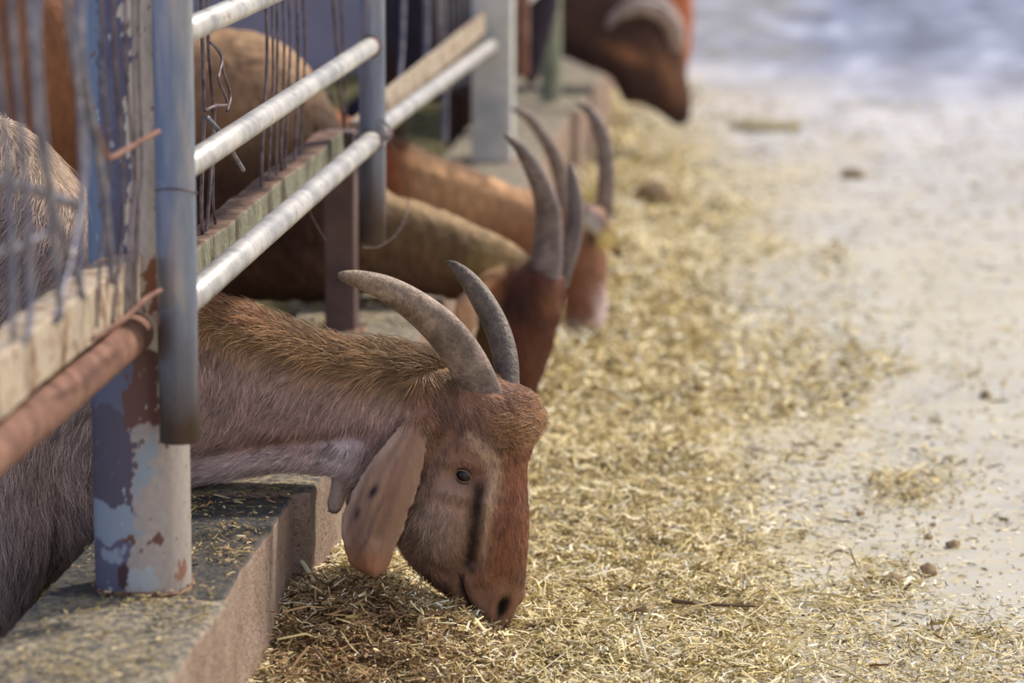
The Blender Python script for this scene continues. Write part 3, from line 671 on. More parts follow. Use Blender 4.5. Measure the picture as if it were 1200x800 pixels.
    # turn every far-side point over to the near side, so both cheeks get the same features
    xl = dx * math.cos(HY) - dy * math.sin(HY); yl = dx * math.sin(HY) + dy * math.cos(HY)
    Q = P.copy(); Q[:, 0] = c0[0] + xl * math.cos(HY) - np.abs(yl) * math.sin(HY); u, v = plane_px(P, Y1); hu, hv = plane_px(Q, Y1)
    hu = np.where(yl < 0, u, hu)
    earm = (np.abs(P[:, 1] - Y1) > 0.062) & (u > 405) & (u < 513) & (v > 470) & (v < 660)
    ishead = (sm(hu, 462, 500) * (v > 440)) * (~earm); face = sm(np.abs(yl), 0.006, 0.018) * ishead
    D = np.zeros(len(P)); fu = hu
    EX, EY = 548, 546
    MOUTH = [(543, 668), (544, 684), (549, 698), (556, 711), (565, 722), (574, 729)]
    D -= 0.0080 * face * gauss(fu, v, EX, EY, 20, 15)
    D += 0.0040 * face * gauss(fu, v, EX - 4, EY + 22, 26, 8, 10)
    D += 0.0040 * face * np.exp(-(polydist(fu, v, [(535, 532), (548, 528), (562, 534)]) / 6) ** 2)
    D += 0.0050 * face * np.exp(-(polydist(fu, v, [(556, 504), (574, 514), (585, 534), (584, 556), (576, 574)]) / 10) ** 2)
    D -= 0.0050 * face * np.exp(-(polydist(fu, v, [(566, 568), (560, 606), (554, 645)]) / 8) ** 2)
    D -= 0.0035 * face * np.exp(-(polydist(fu, v, [(600, 500), (601, 530), (594, 560)]) / 7) ** 2)
    D += 0.0035 * face * np.exp(-(polydist(fu, v, [(580, 590), (575, 630), (572, 668)]) / 12) ** 2)
    D += 0.0055 * face * gauss(fu, v, 508, 606, 34, 40)
    D -= 0.0030 * face * gauss(fu, v, 485, 555, 12, 40)
    D -= 0.0030 * face * np.exp(-(polydist(fu, v, [(500, 655), (530, 668), (541, 650)]) / 8) ** 2)
    D -= 0.0060 * face * np.exp(-(polydist(fu, v, MOUTH) / 3.2) ** 2)
    D += 0.0045 * face * np.exp(-(polydist(fu, v, [(553, 672), (560, 695), (575, 716)]) / 8) ** 2)
    D += 0.0030 * face * np.exp(-(polydist(fu, v, [(533, 684), (540, 702), (556, 718)]) / 6) ** 2)
    D -= 0.0120 * ishead * (yl != 0) * gauss(fu, v, 593, 707, 6.5, 14, 12) * sm(np.abs(yl), .003, .010)
    D += 0.0040 * face * np.exp(-((np.hypot((fu - 592) / 1.0, (v - 707) / 1.5) - 13) / 4) ** 2)
    D += 0.003 * ishead * gauss(hu, v, 612, 486, 26, 18)
    D -= 0.0075 * np.exp(-(polydist(u, v, [(225, 530), (330, 513), (425, 502)]) / 8) ** 2) * sm(np.abs(P[:, 1] - Y1), .015, .03) * (u < 445)
    D += 0.0035 * ishead * np.exp(-(polydist(hu, v, [(560, 474), (585, 482), (606, 496), (598, 508)]) / 7) ** 2)
    eedge = np.clip(np.abs(N[:, 1]), 0, 1) ** 3
    D += eedge * np.where(earm, 0.0026 * np.sin((u * 0.93 + v * 0.42) * 0.17 + 1.0 * np.sin(v * .03)) + .0012 * np.sin((u * 0.93 + v * 0.42) * 0.5 + 1.4 * np.sin(v * .05)), 0)
    D -= np.where(earm, 0.0045 * np.exp(-(polydist(u, v, [(500, 478), (484, 520), (470, 560), (455, 605)]) / 7) ** 2), 0)
    P = P + N * D[:, None]
    me.vertices.foreach_set('co', P.ravel()); me.update()
    me.polygons.foreach_set('use_smooth', [True] * len(me.polygons))
    # coat colour
    nz = snoise(u * 0.05, v * 0.05, 1.0, 5)
    C = np.tile(L3(138, 112, 102), (len(P), 1))
    crest = np.array([np.interp(q, [0, 100, 170, 240, 300, 350, 405, 460, 515, 560], [150, 236, 296, 350, 370, 388, 404, 410, 424, 445]) for q in u])
    dc = v - crest
    C = blend(C, (1 - sm(dc, 22, 62)) * (u > 215) * (u < 600), L3(126, 96, 60))
    C = blend(C, .7 * (1 - sm(dc, 4, 24)) * gauss(u, v, 270, 370, 60, 50), L3(126, 86, 58))
    C = blend(C, gauss(u, v, 520, 440, 60, 22, 15) * 0.8, L3(96, 72, 46))
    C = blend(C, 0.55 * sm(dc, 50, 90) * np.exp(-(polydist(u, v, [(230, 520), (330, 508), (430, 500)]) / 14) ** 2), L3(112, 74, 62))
    C = blend(C, 0.7 * sm(v, 500, 532) * sm(u, 215, 235) * (1 - sm(u, 400, 450)) * (v < 575), L3(160, 142, 138))
    C = blend(C, 0.6 * gauss(u, v, 412, 520, 26, 24, 30), L3(190, 178, 182))
    body = sm(-u, -240, -150)
    C = blend(C, body, L3(140, 122, 116)); C = blend(C, body * 0.8 * gauss(u, v, 50, 620, 60, 110), L3(156, 136, 130))
    C = blend(C, body * 0.7 * sm(-dc, -40, -5), L3(160, 140, 118))  # sunlit back line painted lighter into the coat
    C = blend(C, ishead, L3(122, 84, 66))
    C = blend(C, ishead * gauss(hu, v, 505, 600, 42, 44) * 0.9, L3(160, 136, 130))  # cheek lightened, the sky's highlight painted into the fur
    C = blend(C, ishead * gauss(hu, v, 524, 556, 22, 40) * 0.5, L3(146, 112, 98))
    C = blend(C, ishead * (v > 455) * np.exp(-(polydist(hu, v, [(612, 480), (606, 530), (600, 600), (590, 660)]) / 22) ** 2) * 0.9, L3(118, 70, 50))
    C = blend(C, ishead * np.exp(-(polydist(hu, v, [(560, 505), (576, 516), (585, 535), (583, 558), (574, 574)]) / 8) ** 2) * 0.8, L3(176, 146, 124))
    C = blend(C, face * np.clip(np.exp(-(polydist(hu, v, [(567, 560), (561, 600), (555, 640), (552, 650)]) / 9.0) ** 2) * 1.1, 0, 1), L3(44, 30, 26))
    C = blend(C, face * np.exp(-(polydist(hu, v, [(580, 572), (575, 600), (572, 640)]) / 5) ** 2) * 0.5, L3(168, 138, 116))
    C = blend(C, ishead * sm(v, 640, 700) * 0.5, L3(108, 76, 62))
    C = blend(C, ishead * gauss(hu, v, 505, 685, 42, 24, 35) * 0.75, L3(92, 62, 50))
    C = blend(C, face * np.exp(-(polydist(hu, v, MOUTH) / 3.4) ** 2), L3(30, 20, 20))
    C = blend(C, ishead * sm(np.abs(yl), .003, .010) * gauss(hu, v, 593, 707, 7, 15, 12) * 1.9, L3(8, 6, 8))
    C = blend(C, face * gauss(hu, v, 606, 704, 7, 18) * .5, L3(120, 96, 92))
    C = blend(C, ishead * gauss(hu, v, 586, 736, 14, 8) * 0.8, L3(140, 112, 114))
    C = blend(C, ishead * gauss(hu, v, 520, 480, 14, 36) * 0.7, L3(78, 52, 42))
    C = blend(C, ishead * gauss(hu, v, 543, 490, 7, 9) * 0.8, L3(70, 44, 36))
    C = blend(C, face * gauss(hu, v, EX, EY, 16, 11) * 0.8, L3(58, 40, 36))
    wt = (u < 409) & (u > 380) & (v > 552) & (np.abs(P[:, 1] - Y1) < .05)
    C = blend(C, wt * 1.0, L3(150, 132, 120)); C = blend(C, wt * sm(v, 588, 600), L3(70, 54, 48))
    C = blend(C, earm * 1.0, L3(138, 108, 88)); C = blend(C, earm * np.exp(-(polydist(u, v, [(500, 478), (486, 520), (472, 560), (458, 605)]) / 6) ** 2) * .6, L3(112, 80, 66)); C = blend(C, earm * np.exp(-(polydist(u, v, [(507, 540), (500, 565), (488, 598), (476, 625)]) / 4) ** 2) * .7, L3(206, 176, 146)); C = blend(C, earm * gauss(u, v, 425, 600, 16, 30) * .6, L3(120, 96, 92))
    C = blend(C, earm * sm(v, 470, 520) * (1 - sm(polydist(u, v, [(495, 470), (440, 526), (414, 580), (414, 610)]), 0, 12)) * 0.7, L3(186, 160, 140))
    C = blend(C, earm * gauss(u, v, 446, 640, 26, 16) * 0.8, L3(162, 108, 78))
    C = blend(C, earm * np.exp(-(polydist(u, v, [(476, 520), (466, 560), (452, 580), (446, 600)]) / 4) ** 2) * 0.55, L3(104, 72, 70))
    C = blend(C, earm * gauss(u, v, 450, 555, 4, 9, 35) * 1.2, L3(44, 32, 38)); C = blend(C, earm * gauss(u, v, 433, 580, 3, 7, 15), L3(56, 42, 48))
    C = C * (1 + 0.10 * nz)[:, None]
    C = blend(C, gauss(hu, v, 606, 484, 34, 24) * ishead * .75, L3(150, 112, 76))
    hd_ = ishead[:, None]; C = np.clip(C, 0.004, .9) * (1.72 + 0.10 * hd_ - 0.30 * earm[:, None]) * np.where(hd_ > .5, (0.92, 1.0, 0.94), (1, 1, 1)); g_ = C.mean(1, keepdims=True); C = C + (g_ - C) * 0.10; setcol(me, C); me.materials.clear(); me.materials.append(MAT['skin'])
    body_o = bpy.data.objects.new('body', me); link(body_o, root)
    # eye on both sides
    for s in (-1, 1):
        sel = np.where((yl * s > 0.02) & ishead.astype(bool))[0]; i = sel[np.argmin(np.hypot(hu[sel] - EX, v[sel] - EY))]
        e = P[i] - N[i] * 0.0072; nn = N[i] / np.linalg.norm(N[i])
        bm = bmesh.new(); bmesh.ops.create_uvsphere(bm, u_segments=28, v_segments=20, radius=0.0125, matrix=Matrix.Translation(Vector(e))); Vv = [tuple(w.co) for w in bm.verts]; Ff = [tuple(w.index for w in f.verts) for f in bm.faces]; bm.free()
        eye = mesh_obj('eye', Vv, Ff, MAT['eye'], body_o)
        a = np.cross(nn, [0, 0, 1]); a /= np.linalg.norm(a); b = np.cross(a, nn)
        if b[2] < 0: b = -b
        if a[0] < 0: a = -a
        def rimP(ra, rb, out):
            return [e + nn * (math.sqrt(max(.0125 ** 2 - (ra * math.cos(t)) ** 2 - (rb * math.sin(t)) ** 2, .0035 ** 2)) + out) + a * ra * math.cos(t) * 1.0 + b * (rb * math.sin(t)) - b * 0.18 * ra * math.cos(t) for t in np.linspace(0, 2 * math.pi, 33)]
        tube('iris', rimP(.0094, .0070, .0001), .0010, MAT['iris'], body_o, 8, cap=False)
        tube('eyelid', rimP(.0112, .0086, .0004), .0018, MAT['lid'], body_o, 8, cap=False)
    c1 = L3(136, 120, 112); c2 = L3(166, 144, 122)
    hn = horn([(572, 482, 20, -.022), (566, 462, 22.5, -.024), (549, 425, 22.5, -.035), (523, 389, 21.5, -.048), (490, 360, 18.5, -.062), (456, 339, 15, -.075), (426, 328, 11, -.086), (405, 323.5, 7, -.092), (396, 322, 2.5, -.095)], Y1, MAT['horn'], body_o, c1, c2)
    hf = horn([(594, 478, 13, .028), (596, 462, 13, .03), (593, 420, 14.5, .05), (583, 384, 14.5, .07), (565, 350, 13.5, .088), (547, 325, 10, .10), (532, 311, 5.5, .11), (523, 307, 2, .115)], Y1, MAT['horn'], body_o, L3(104, 94, 86), L3(124, 110, 94))
    # ---- fur
    def uvs(p):
        a, b = plane_px(p, Y1); return a, b
    def dirf(p, nrm):
        a, b = uvs(p)
        cr = np.interp(a, [0, 100, 170, 240, 300, 350, 405, 460, 515, 560], [150, 236, 296, 350, 370, 388, 404, 410, 424, 445]); dcc = b - cr
        # (dx,dy) in picture sense, y down
        dx = np.full(len(p), -0.55); dyy = np.full(len(p), 0.85)
        hd = sm(a, 480, 515) * (b > 430)
        dx = dx * (1 - hd) + hd * 0.16; dyy = dyy * (1 - hd) + hd * 1.0
        # whorl around the brow and poll
        cheek = hd * gauss(a, b, 500, 610, 40, 50); dx = dx * (1 - cheek) + cheek * -0.15
        hu2 = a; tl = hd * gauss(a, b, 600, 480, 34, 22); dx = dx * (1 - tl) + tl * 0.8; dyy = dyy * (1 - tl) + tl * 0.35
        top = (1 - sm(dcc, 8, 40)) * (1 - hd); dx = dx * (1 - top) - top * 0.9; dyy = dyy * (1 - top) + top * 0.15
        low = sm(a, 200, 240) * (1 - hd) * sm(b, 505, 525) ; dx = dx * (1 - low) - low * 0.85; dyy = dyy * (1 - low) + low * 0.5
        sh = 1 - sm(a, 110, 200); dx = dx * (1 - sh) - sh * (0.1 + 0.6 * (1 - sm(b, 420, 520))); dyy = dyy * (1 - sh) + sh * 0.95
        sw = 0.35 * snoise(a * 0.03, b * 0.03, 1.0, 11); dx = dx + sw
        er = (np.abs(p[:, 1] - Y1) > .062) & (a > 405) & (a < 515) & (b > 475); dx = np.where(er, -0.25, dx); dyy = np.where(er, 1.0, dyy)
        d = np.stack([dx, np.zeros(len(p)), -dyy], 1)
        lf = 0.30 + 0.55 * top * (a > 200) ; lf = np.where(er, 0.12, lf); lf = lf * (1 - 0.25 * hd) + 0.45 * tl
        return d, lf
    def lenf(p):
        a, b = uvs(p)
        cr = np.interp(a, [0, 100, 170, 240, 300, 350, 405, 460, 515, 560], [150, 236, 296, 350, 370, 388, 404, 410, 424, 445]); dcc = b - cr
        L = np.full(len(p), 0.017); L += 0.012 * (1 - sm(dcc, 5, 45)) * (a > 200)
        hd = sm(a, 490, 530) * (b > 440); L = L * (1 - hd) + hd * 0.0105
        L = L * (1 - sm(b, 640, 700) * hd * 0.5)
        L += 0.014 * gauss(a, b, 603, 484, 30, 22) + 0.010 * gauss(a, b, 540, 475, 30, 12) + .004 * hd * gauss(a, b, 608, 590, 22, 70)
        L += 0.016 * (1 - sm(a, 80, 170))
        er = (np.abs(p[:, 1] - Y1) > .062) & (a > 405) & (a < 515) & (b > 475); L = np.where(er, 0.004, L)
        L = np.where((b > 550) & (a < 412) & (a > 372), .005, L); nos = (a > 560) & (b > 690); L = np.where(nos, 0.003, L)
        L = L * (.25 + .75 * sm(np.hypot(a - EX, (b - EY) * 1.2), 13, 30))
        return L
    def curlf(p):
        a, b = uvs(p); return 2.2 * gauss(a, b, 606, 485, 34, 24) + 0.25
    def keep(c):
        a, b = uvs(c); k = (c[:, 0] > -1.25).astype(float) * (c[:, 2] > -0.03)
        k *= np.where(c[:, 1] < Y1 + .03, 1.0, 0.35); k *= np.where(a > 480, 2.3, 1.0)
        k *= np.where(np.hypot(a - EX, (b - EY) * 1.25) < 12.5, 0, 1); k *= np.where(gauss(a, b, 594, 708, 8, 15) > 0.35, 0.05, 1)
        return k
    fur = make_fur(me, body_o, 135000, dirf, lenf, keep=keep, curl=curlf, rad=0.00042, cvar=0.55)
    return root, me
goat_one()

# ---- the blurred goats behind, each with its own pose
def far_goat(name_label, Yg, lofts, legs, colfun, horns=(), ears=(), voxel=0.008, yawh=0.0, hornc=(L3(128, 116, 116), L3(140, 126, 120)), dens=0, furcol=None):
    x0 = atY(lofts[-1][0][-1][0], 400, Yg)[0]
    root = empty('goat', (x0, Yg, PEN)); tag(root, name_label, 'goat')
    geos = [ring_loft(st, Yg, ya) for st, ya in lofts] + [leg_geo(p, r) for p, r in legs]
    for e in ears:
        rows = np.array([[*atY(x, y, Yg + dy), w * Yg / FPX] for x, y, w, dy in e]); Q = catmull(rows, 4)
        V, Fc = tube_geo(Q[:, :3], Q[:, 3], 14, flat=1.0)
        # flatten across the line of sight
        c = Q[:, :3].repeat(14, axis=0); V = np.array(V); V[:, 1] = c[:, 1] + (V[:, 1] - c[:, 1]) * 0.35; geos.append((list(V), Fc))
    me = fuse(geos, voxel, 4); P = get_co(me); N = get_no(me); am = .0035 * np.array([mnoise.noise(Vector(p) * 38) + .6 * mnoise.noise(Vector(p) * 90) for p in P]); P = P + N * am[:, None]; me.vertices.foreach_set('co', P.ravel()); me.update(); u, v = plane_px(P, Yg)
    me.polygons.foreach_set('use_smooth', [True] * len(me.polygons))
    C = colfun(u, v, P); C = C * (1 + 0.10 * snoise(u * .08, v * .08, 1.0, 3) + 0.16 * snoise(u * .3, v * .22, 1.0, 4))[:, None]; setcol(me, C)
    me.materials.clear(); me.materials.append(MAT['skinfar']); b = bpy.data.objects.new('body', me); link(b, root)
    for h in horns: horn(h, Yg, MAT['horn'], b, hornc[0], hornc[1], ridges=0.06)
    return root, b, me

def legs4(xf, xr, Yg, zt, dyf=.09, th=.05, oy=0.0):
    out = []
    for s in (-1, 1):
        out.append(([(xf, Yg + oy + s * dyf, zt), (xf - .01, Yg + oy + s * dyf, zt * .55), (xf, Yg + oy + s * dyf, zt * .25), (xf, Yg + oy + s * dyf, .02), (xf, Yg + oy + s * dyf, PEN + .001)], [th * 1.5, th, .03, .024, .03]))
        out.append(([(xr, Yg + oy + s * dyf, zt), (xr + .03, Yg + oy + s * dyf, zt * .6), (xr - .07, Yg + oy + s * dyf, zt * .35), (xr - .04, Yg + oy + s * dyf, .02), (xr - .04, Yg + oy + s * dyf, PEN + .001)], [th * 2, th * 1.3, .032, .026, .03]))
    return out

# goat two: dark head bowed under tall ridged horns, olive neck
Y2 = 5.32
def c2(u, v, P):
    C = np.tile(L3(104, 82, 56), (len(u), 1))
    C = blend(C, sm(-(v - np.interp(u, [270, 355, 390, 415, 450, 500, 560, 610], [42, 76, 128, 178, 222, 240, 264, 288])), -16, -3), L3(152, 126, 92))
    C = blend(C, (1 - sm(v, 110, 190)) * (1 - sm(u, 350, 385)), L3(160, 128, 98)); C = blend(C, np.maximum(sm(v, 150, 230), .8 * sm(u, 350, 385)) * (u < 430), L3(72, 50, 40))  # tan above, dark below: brown fur plus shade painted into the coat
    C = blend(C, sm(v, 270, 330) * (u < 560), L3(92, 66, 50)); 
    C = blend(C, gauss(u, v, 570, 310, 26, 22) * .9, L3(140, 122, 70)); C = blend(C, gauss(u, v, 580, 330, 16, 22) * .9, L3(176, 124, 96))
    C = blend(C, sm(u, 582, 600) * sm(v, 300, 320), L3(92, 52, 40)); C = blend(C, gauss(u, v, 612, 350, 24, 32), L3(56, 34, 30)); C = blend(C, .7 * gauss(u, v, 648, 350, 10, 18), L3(140, 96, 66)); C = blend(C, gauss(u, v, 625, 425, 26, 40) * .7, L3(104, 70, 54))
    C = blend(C, (P[:, 1] < Y2 - .055) * (u > 515) * (u < 575) * (v > 325), L3(200, 160, 128))
    return C
far_goat('goat with dark brown head, tall ridged horns and olive back, second from the camera', Y2,
    [([(640, 312, 590, 305, .03, 0), (660, 322, 580, 318, .045, 0), (662, 350, 566, 345, .05, 0), (656, 385, 556, 385, .048, 0), (647, 415, 556, 420, .042, 0), (636, 445, 568, 450, .035, 0), (622, 472, 585, 474, .026, 0), (610, 484, 596, 484, .014, 0)], math.radians(25)),
     ([(640, 330, 590, 395, .035, 0), (610, 290, 560, 360, .042, 0), (560, 266, 520, 348, .05, 0), (500, 240, 470, 342, .056, 0), (450, 222, 420, 345, .066, 0), (414, 176, 390, 350, .080, .01), (386, 126, 355, 355, .095, .02), (350, 74, 310, 358, .11, .04), (300, 44, 265, 360, .13, .06), (250, 38, 235, 362, .135, .07), (190, 40, 200, 370, .14, .08), (50, 50, 70, 390, .16, .12), (-80, 60, -50, 380, .15, .15), (-140, 110, -120, 300, .08, .16)], 0)],
    legs4(-1.02, -1.48, Y2, .32, oy=.06), c2,
    horns=[[(636, 330, 17, -.02), (640, 312, 18.5, -.02), (643, 285, 16.5, -.02), (643, 250, 14.5, -.025), (636, 222, 12, -.035), (624, 196, 9.5, -.045), (608, 172, 6, -.055), (591, 157, 1.8, -.06)],
           [(656, 335, 10, .05), (660, 318, 10.5, .05), (669, 290, 10.5, .05), (674, 258, 10, .055), (674, 232, 8, .06), (671, 208, 5.5, .065), (667, 192, 1.8, .07)]],
    ears=[[(590, 322, 10, -.05), (572, 328, 13, -.065), (556, 345, 15, -.075), (546, 365, 16, -.08), (546, 385, 14, -.08), (552, 398, 5, -.08)]], voxel=.007)

# goat three: orange neck, forehead turned this way, pale marked ear
Y3 = 6.1
def c3(u, v, P):
    C = np.tile(L3(190, 148, 108), (len(u), 1)); C = blend(C, sm(v, 215, 285) * (u < 655) * 0.8, L3(140, 92, 68))
    C = blend(C, sm(-u, -505, -450), L3(160, 88, 54)); C = blend(C, sm(-(v - np.interp(u, [400, 450, 500, 560, 610], [120, 160, 177, 199, 222])), -12, -2) * .8 * (u < 575), L3(84, 58, 42))
    hd = sm(u, 652, 662); C = blend(C, hd, L3(146, 102, 82)); C = blend(C, hd * gauss(u, v, 718, 335, 7, 50) * .8, L3(110, 66, 54))
    C = blend(C, hd * gauss(u, v, 672, 388, 24, 13) * 1.5, L3(230, 220, 224)); C = blend(C, hd * gauss(u, v, 708, 370, 11, 26) * 1.4, L3(232, 214, 212)); C = blend(C, gauss(u, v, 690, 362, 9, 12) * .8, L3(120, 76, 66))
    er = (P[:, 1] > Y3 + .0) & (u > 694) & (v < 322); 
    C = blend(C, hd * gauss(u, v, 694, 256, 16, 10, 40) * 1.3, L3(226, 220, 210)); C = blend(C, hd * gauss(u, v, 714, 276, 10, 13, 30) * 1.4, L3(250, 230, 150))
    C = blend(C, sm(polydist(u, v, [(690, 272), (722, 305), (735, 312)]), 9, 3) * (P[:, 1] < Y3 - .03) * (u > 690), L3(84, 62, 58)); C = blend(C, sm(u, 719, 725) * (v > 288), L3(50, 40, 46)); return C
far_goat('orange brown goat with white muzzle and yellow marked ear, third from the camera', Y3,
    [([(708, 240, 664, 238, .028, 0), (710, 252, 656, 250, .04, 0), (709, 285, 660, 285, .042, 0), (710, 318, 662, 320, .040, 0), (711, 350, 660, 352, .036, 0), (712, 374, 658, 376, .032, 0), (708, 388, 664, 390, .024, 0), (700, 394, 680, 395, .012, 0)], math.radians(40)),
     ([(706, 250, 676, 320, .04, 0), (670, 240, 640, 310, .045, 0), (615, 224, 590, 300, .05, 0), (560, 200, 545, 290, .056, 0), (500, 178, 495, 290, .066, 0), (450, 158, 450, 290, .080, .03), (405, 145, 405, 295, .095, .07), (360, 125, 360, 298, .11, .10), (260, 110, 260, 300, .13, .16), (150, 120, 160, 300, .12, .20), (90, 160, 100, 260, .07, .22)], 0)],
    legs4(-1.08, -1.42, Y3, .32, oy=.05), c3,
    horns=[[(664, 255, 8, -.01), (662, 238, 8.5, -.01), (658, 210, 8.5, -.01), (650, 184, 8, -.015), (636, 158, 7, -.02), (619, 137, 5.5, -.025), (600, 127, 2, -.03)],
           [(708, 255, 9, .03), (710, 238, 9.5, .03), (711, 205, 9.5, .03), (709, 175, 9, .035), (703, 150, 8, .035), (692, 131, 6, .04), (675, 119, 2, .04)]],
    ears=[[(680, 245, 8, -.04), (694, 256, 12, -.06), (710, 274, 13.5, -.07), (724, 295, 9, -.07), (735, 311, 3, -.07)]], voxel=.007, hornc=(L3(150, 134, 124), L3(160, 144, 134)))

# goat four: dark goat in profile at the far end
Y4 = 8.8
def c4(u, v, P):
    C = np.tile(L3(78, 54, 46), (len(u), 1)); C = blend(C, gauss(u, v, 735, 62, 26, 9, 20) * .9, L3(158, 110, 78)); C = blend(C, gauss(u, v, 788, 88, 11, 34, -25) * .9, L3(150, 106, 78))
    C = blend(C, np.exp(-(polydist(u, v, [(660, 60), (710, 70), (735, 105)]) / 14) ** 2) * .8, L3(52, 32, 34)); C = blend(C, gauss(u, v, 765, 118, 12, 16, -30) * .8, L3(50, 32, 34))
    C = blend(C, gauss(u, v, 798, 142, 18, 14) * .9, L3(42, 28, 36)); C = blend(C, gauss(u, v, 745, 30, 26, 8) * .7, L3(58, 40, 38)); return C
far_goat('dark brown goat in profile with arched grey horn, near the top edge', Y4,
    [([(792, 30, 718, 6, .035, 0), (797, 50, 712, 40, .05, 0), (802, 70, 716, 84, .055, 0), (806, 92, 731, 120, .05, 0), (810, 110, 752, 122, .042, 0), (811, 126, 772, 134, .032, 0), (808, 140, 786, 144, .024, 0), (802, 147, 794, 148, .012, 0)], math.radians(8)),
     ([(790, 40, 730, 112, .05, 0), (768, 8, 714, 90, .06, 0), (720, -22, 690, 80, .068, 0), (660, -60, 655, 66, .08, .02), (620, -110, 615, 60, .10, .08), (580, -130, 580, 50, .12, .22), (535, -140, 540, 40, .13, .40), (490, -130, 500, 30, .12, .55), (470, -100, 480, 0, .07, .60)], 0)],
    [([(-.92, Y4 + .20 + s * .08, .40), (-.93, Y4 + .20 + s * .08, .2), (-.92, Y4 + .20 + s * .08, PEN + .001)], [.06, .04, .03]) for s in (-1, 1)] + [([(-1.12, Y4 + .45 + s * .08, .42), (-1.14, Y4 + .45 + s * .08, .2), (-1.15, Y4 + .45 + s * .08, PEN + .001)], [.08, .04, .03]) for s in (-1, 1)], c4,
    horns=[[(792, 58, 8, -.04), (793, 48, 9, -.045), (788, 30, 9.5, -.055), (774, 14, 9.5, -.07), (752, 8, 9, -.08), (732, 12, 7.5, -.085), (718, 22, 5.5, -.088), (712, 33, 2, -.09)],
           [(796, 52, 8, .04), (792, 30, 9, .055), (776, 6, 9, .07), (752, -2, 8.5, .08), (730, 2, 7, .085), (716, 12, 4, .088), (710, 20, 2, .09)]],
    voxel=.010, hornc=(L3(188, 164, 152), L3(168, 150, 146)))
# goat five: orange, just past the dark one
Y5 = 9.7
def c5(u, v, P): 
    C = np.tile(L3(196, 118, 82), (len(u), 1)); return blend(C, sm(-u, -780, -740) * .6, L3(120, 72, 56))
far_goat('bright orange brown goat mostly hidden behind the dark brown one', Y5,
    [([(806, -50, 750, -60, .04, 0), (812, -20, 748, -20, .055, 0), (813, 20, 752, 20, .055, 0), (811, 55, 760, 60, .045, 0), (806, 85, 775, 88, .033, 0), (800, 98, 786, 100, .02, 0)], math.radians(20)),
     ([(800, -40, 760, 20, .05, 0), (760, -80, 735, -5, .06, 0), (700, -110, 690, -10, .07, .06), (640, -150, 640, 0, .10, .3), (590, -170, 595, 0, .12, .6), (560, -150, 565, -20, .08, .75)], 0)],
    [([(-.98 - .1 * k, Y5 + .35 + .3 * k + s * .07, .45), (-.98 - .1 * k, Y5 + .35 + .3 * k + s * .07, PEN + .001)], [.05, .03]) for s in (-1, 1) for k in (0, 1)], c5, voxel=.012)
# goat six: reddish goat standing in the pen at the upper left
Y6 = 4.75
def c6(u, v, P):
    C = np.tile(L3(132, 86, 58), (len(u), 1)); return blend(C, gauss(u, v, 60, 60, 50, 60) * .5, L3(176, 124, 88))
far_goat('shaggy reddish brown goat standing in the pen at the upper left', Y6,
    [([(-30, -230, -70, -260, .03, 0), (0, -200, -90, -190, .05, 0), (10, -150, -70, -130, .05, 0), (20, -110, -50, -100, .035, 0), (24, -90, -20, -85, .02, 0)], 0),
     ([(-60, -210, -10, -160, .04, 0), (-50, -180, 60, -100, .06, 0), (-40, -120, 100, -20, .09, 0), (-60, -60, 130, 60, .12, 0), (-120, -20, 120, 180, .14, .02), (-200, 0, 60, 250, .15, .03), (-320, 10, -180, 290, .15, .05), (-480, 20, -460, 260, .14, .06), (-540, 60, -530, 180, .07, .06)], 0)],
    legs4(-1.17, -1.62, Y6, .34, oy=.03), c6, voxel=.010)
# goat seven: dark goat in the pen
Y7 = 7.85
def c7(u, v, P): return np.tile(L3(50, 42, 58), (len(u), 1))
far_goat('near black goat in the pen just behind the wide pale post', Y7,
    [([(652, -30, 606, -20, .04, 0), (655, 0, 606, 10, .05, 0), (648, 30, 612, 44, .045, 0), (640, 60, 614, 74, .035, 0), (634, 84, 614, 96, .028, 0), (626, 100, 616, 104, .012, 0)], .2),
     ([(640, -20, 610, 60, .05, 0), (590, -60, 580, 80, .08, 0), (540, -90, 540, 110, .11, 0), (500, -90, 500, 120, .13, 0), (470, -60, 470, 90, .10, 0), (455, -30, 455, 40, .05, 0)], 0)],
    [([(-1.02 - .14 * k, Y7 + s * .07, .25), (-1.02 - .14 * k, Y7 + s * .07, PEN + .001)], [.05, .03]) for s in (-1, 1) for k in (0, 1)], c7, voxel=.012)

# ------------------------------------------------------------------ chaff and straw
def gnd(px, py): return atZ(px, py, 0.0)
mound_c = gnd(470, 757)
def height(x, y):
    h = 0.007 * np.exp(-((x + 0.43) / 0.06) ** 2 - ((y - 3.83) / 0.06) ** 2) + 0.050 * np.exp(-((x - mound_c[0]) / 0.115) ** 2 - ((y - 3.80) / 0.16) ** 2)
    h += 0.045 * np.exp(-((x + 0.60) / 0.075) ** 2) * (1 - sm(y, 5.5, 8)) * (0.75 + .35 * snoise(x * 8, y * 8, 1, 21)) + 0.022 * np.exp(-((x + 0.50) / 0.05) ** 2 - ((y - 4.0) / .25) ** 2)
    h -= 0.020 * np.exp(-((x + 0.335) / 0.03) ** 2 - ((y - 3.87) / 0.04) ** 2)
    h += 0.010 * (0.5 + 0.5 * snoise(x * 22, y * 22, 1, 22)) + 0.006 * snoise(x * 70, y * 70, 1, 23)
    return np.maximum(h, 0.0) * 1.0
_by = [gnd(1010, 795), gnd(960, 720), gnd(840, 640), gnd(870, 560), gnd(840, 480), gnd(880, 420), gnd(800, 340), gnd(760, 260), gnd(730, 200), gnd(720, 120), gnd(740, 20)]
BY = np.array([b[1] for b in _by]); BX = np.array([b[0] for b in _by]); BX = np.concatenate([[BX[0] + .1], BX]); BY = np.concatenate([[2.5], BY])
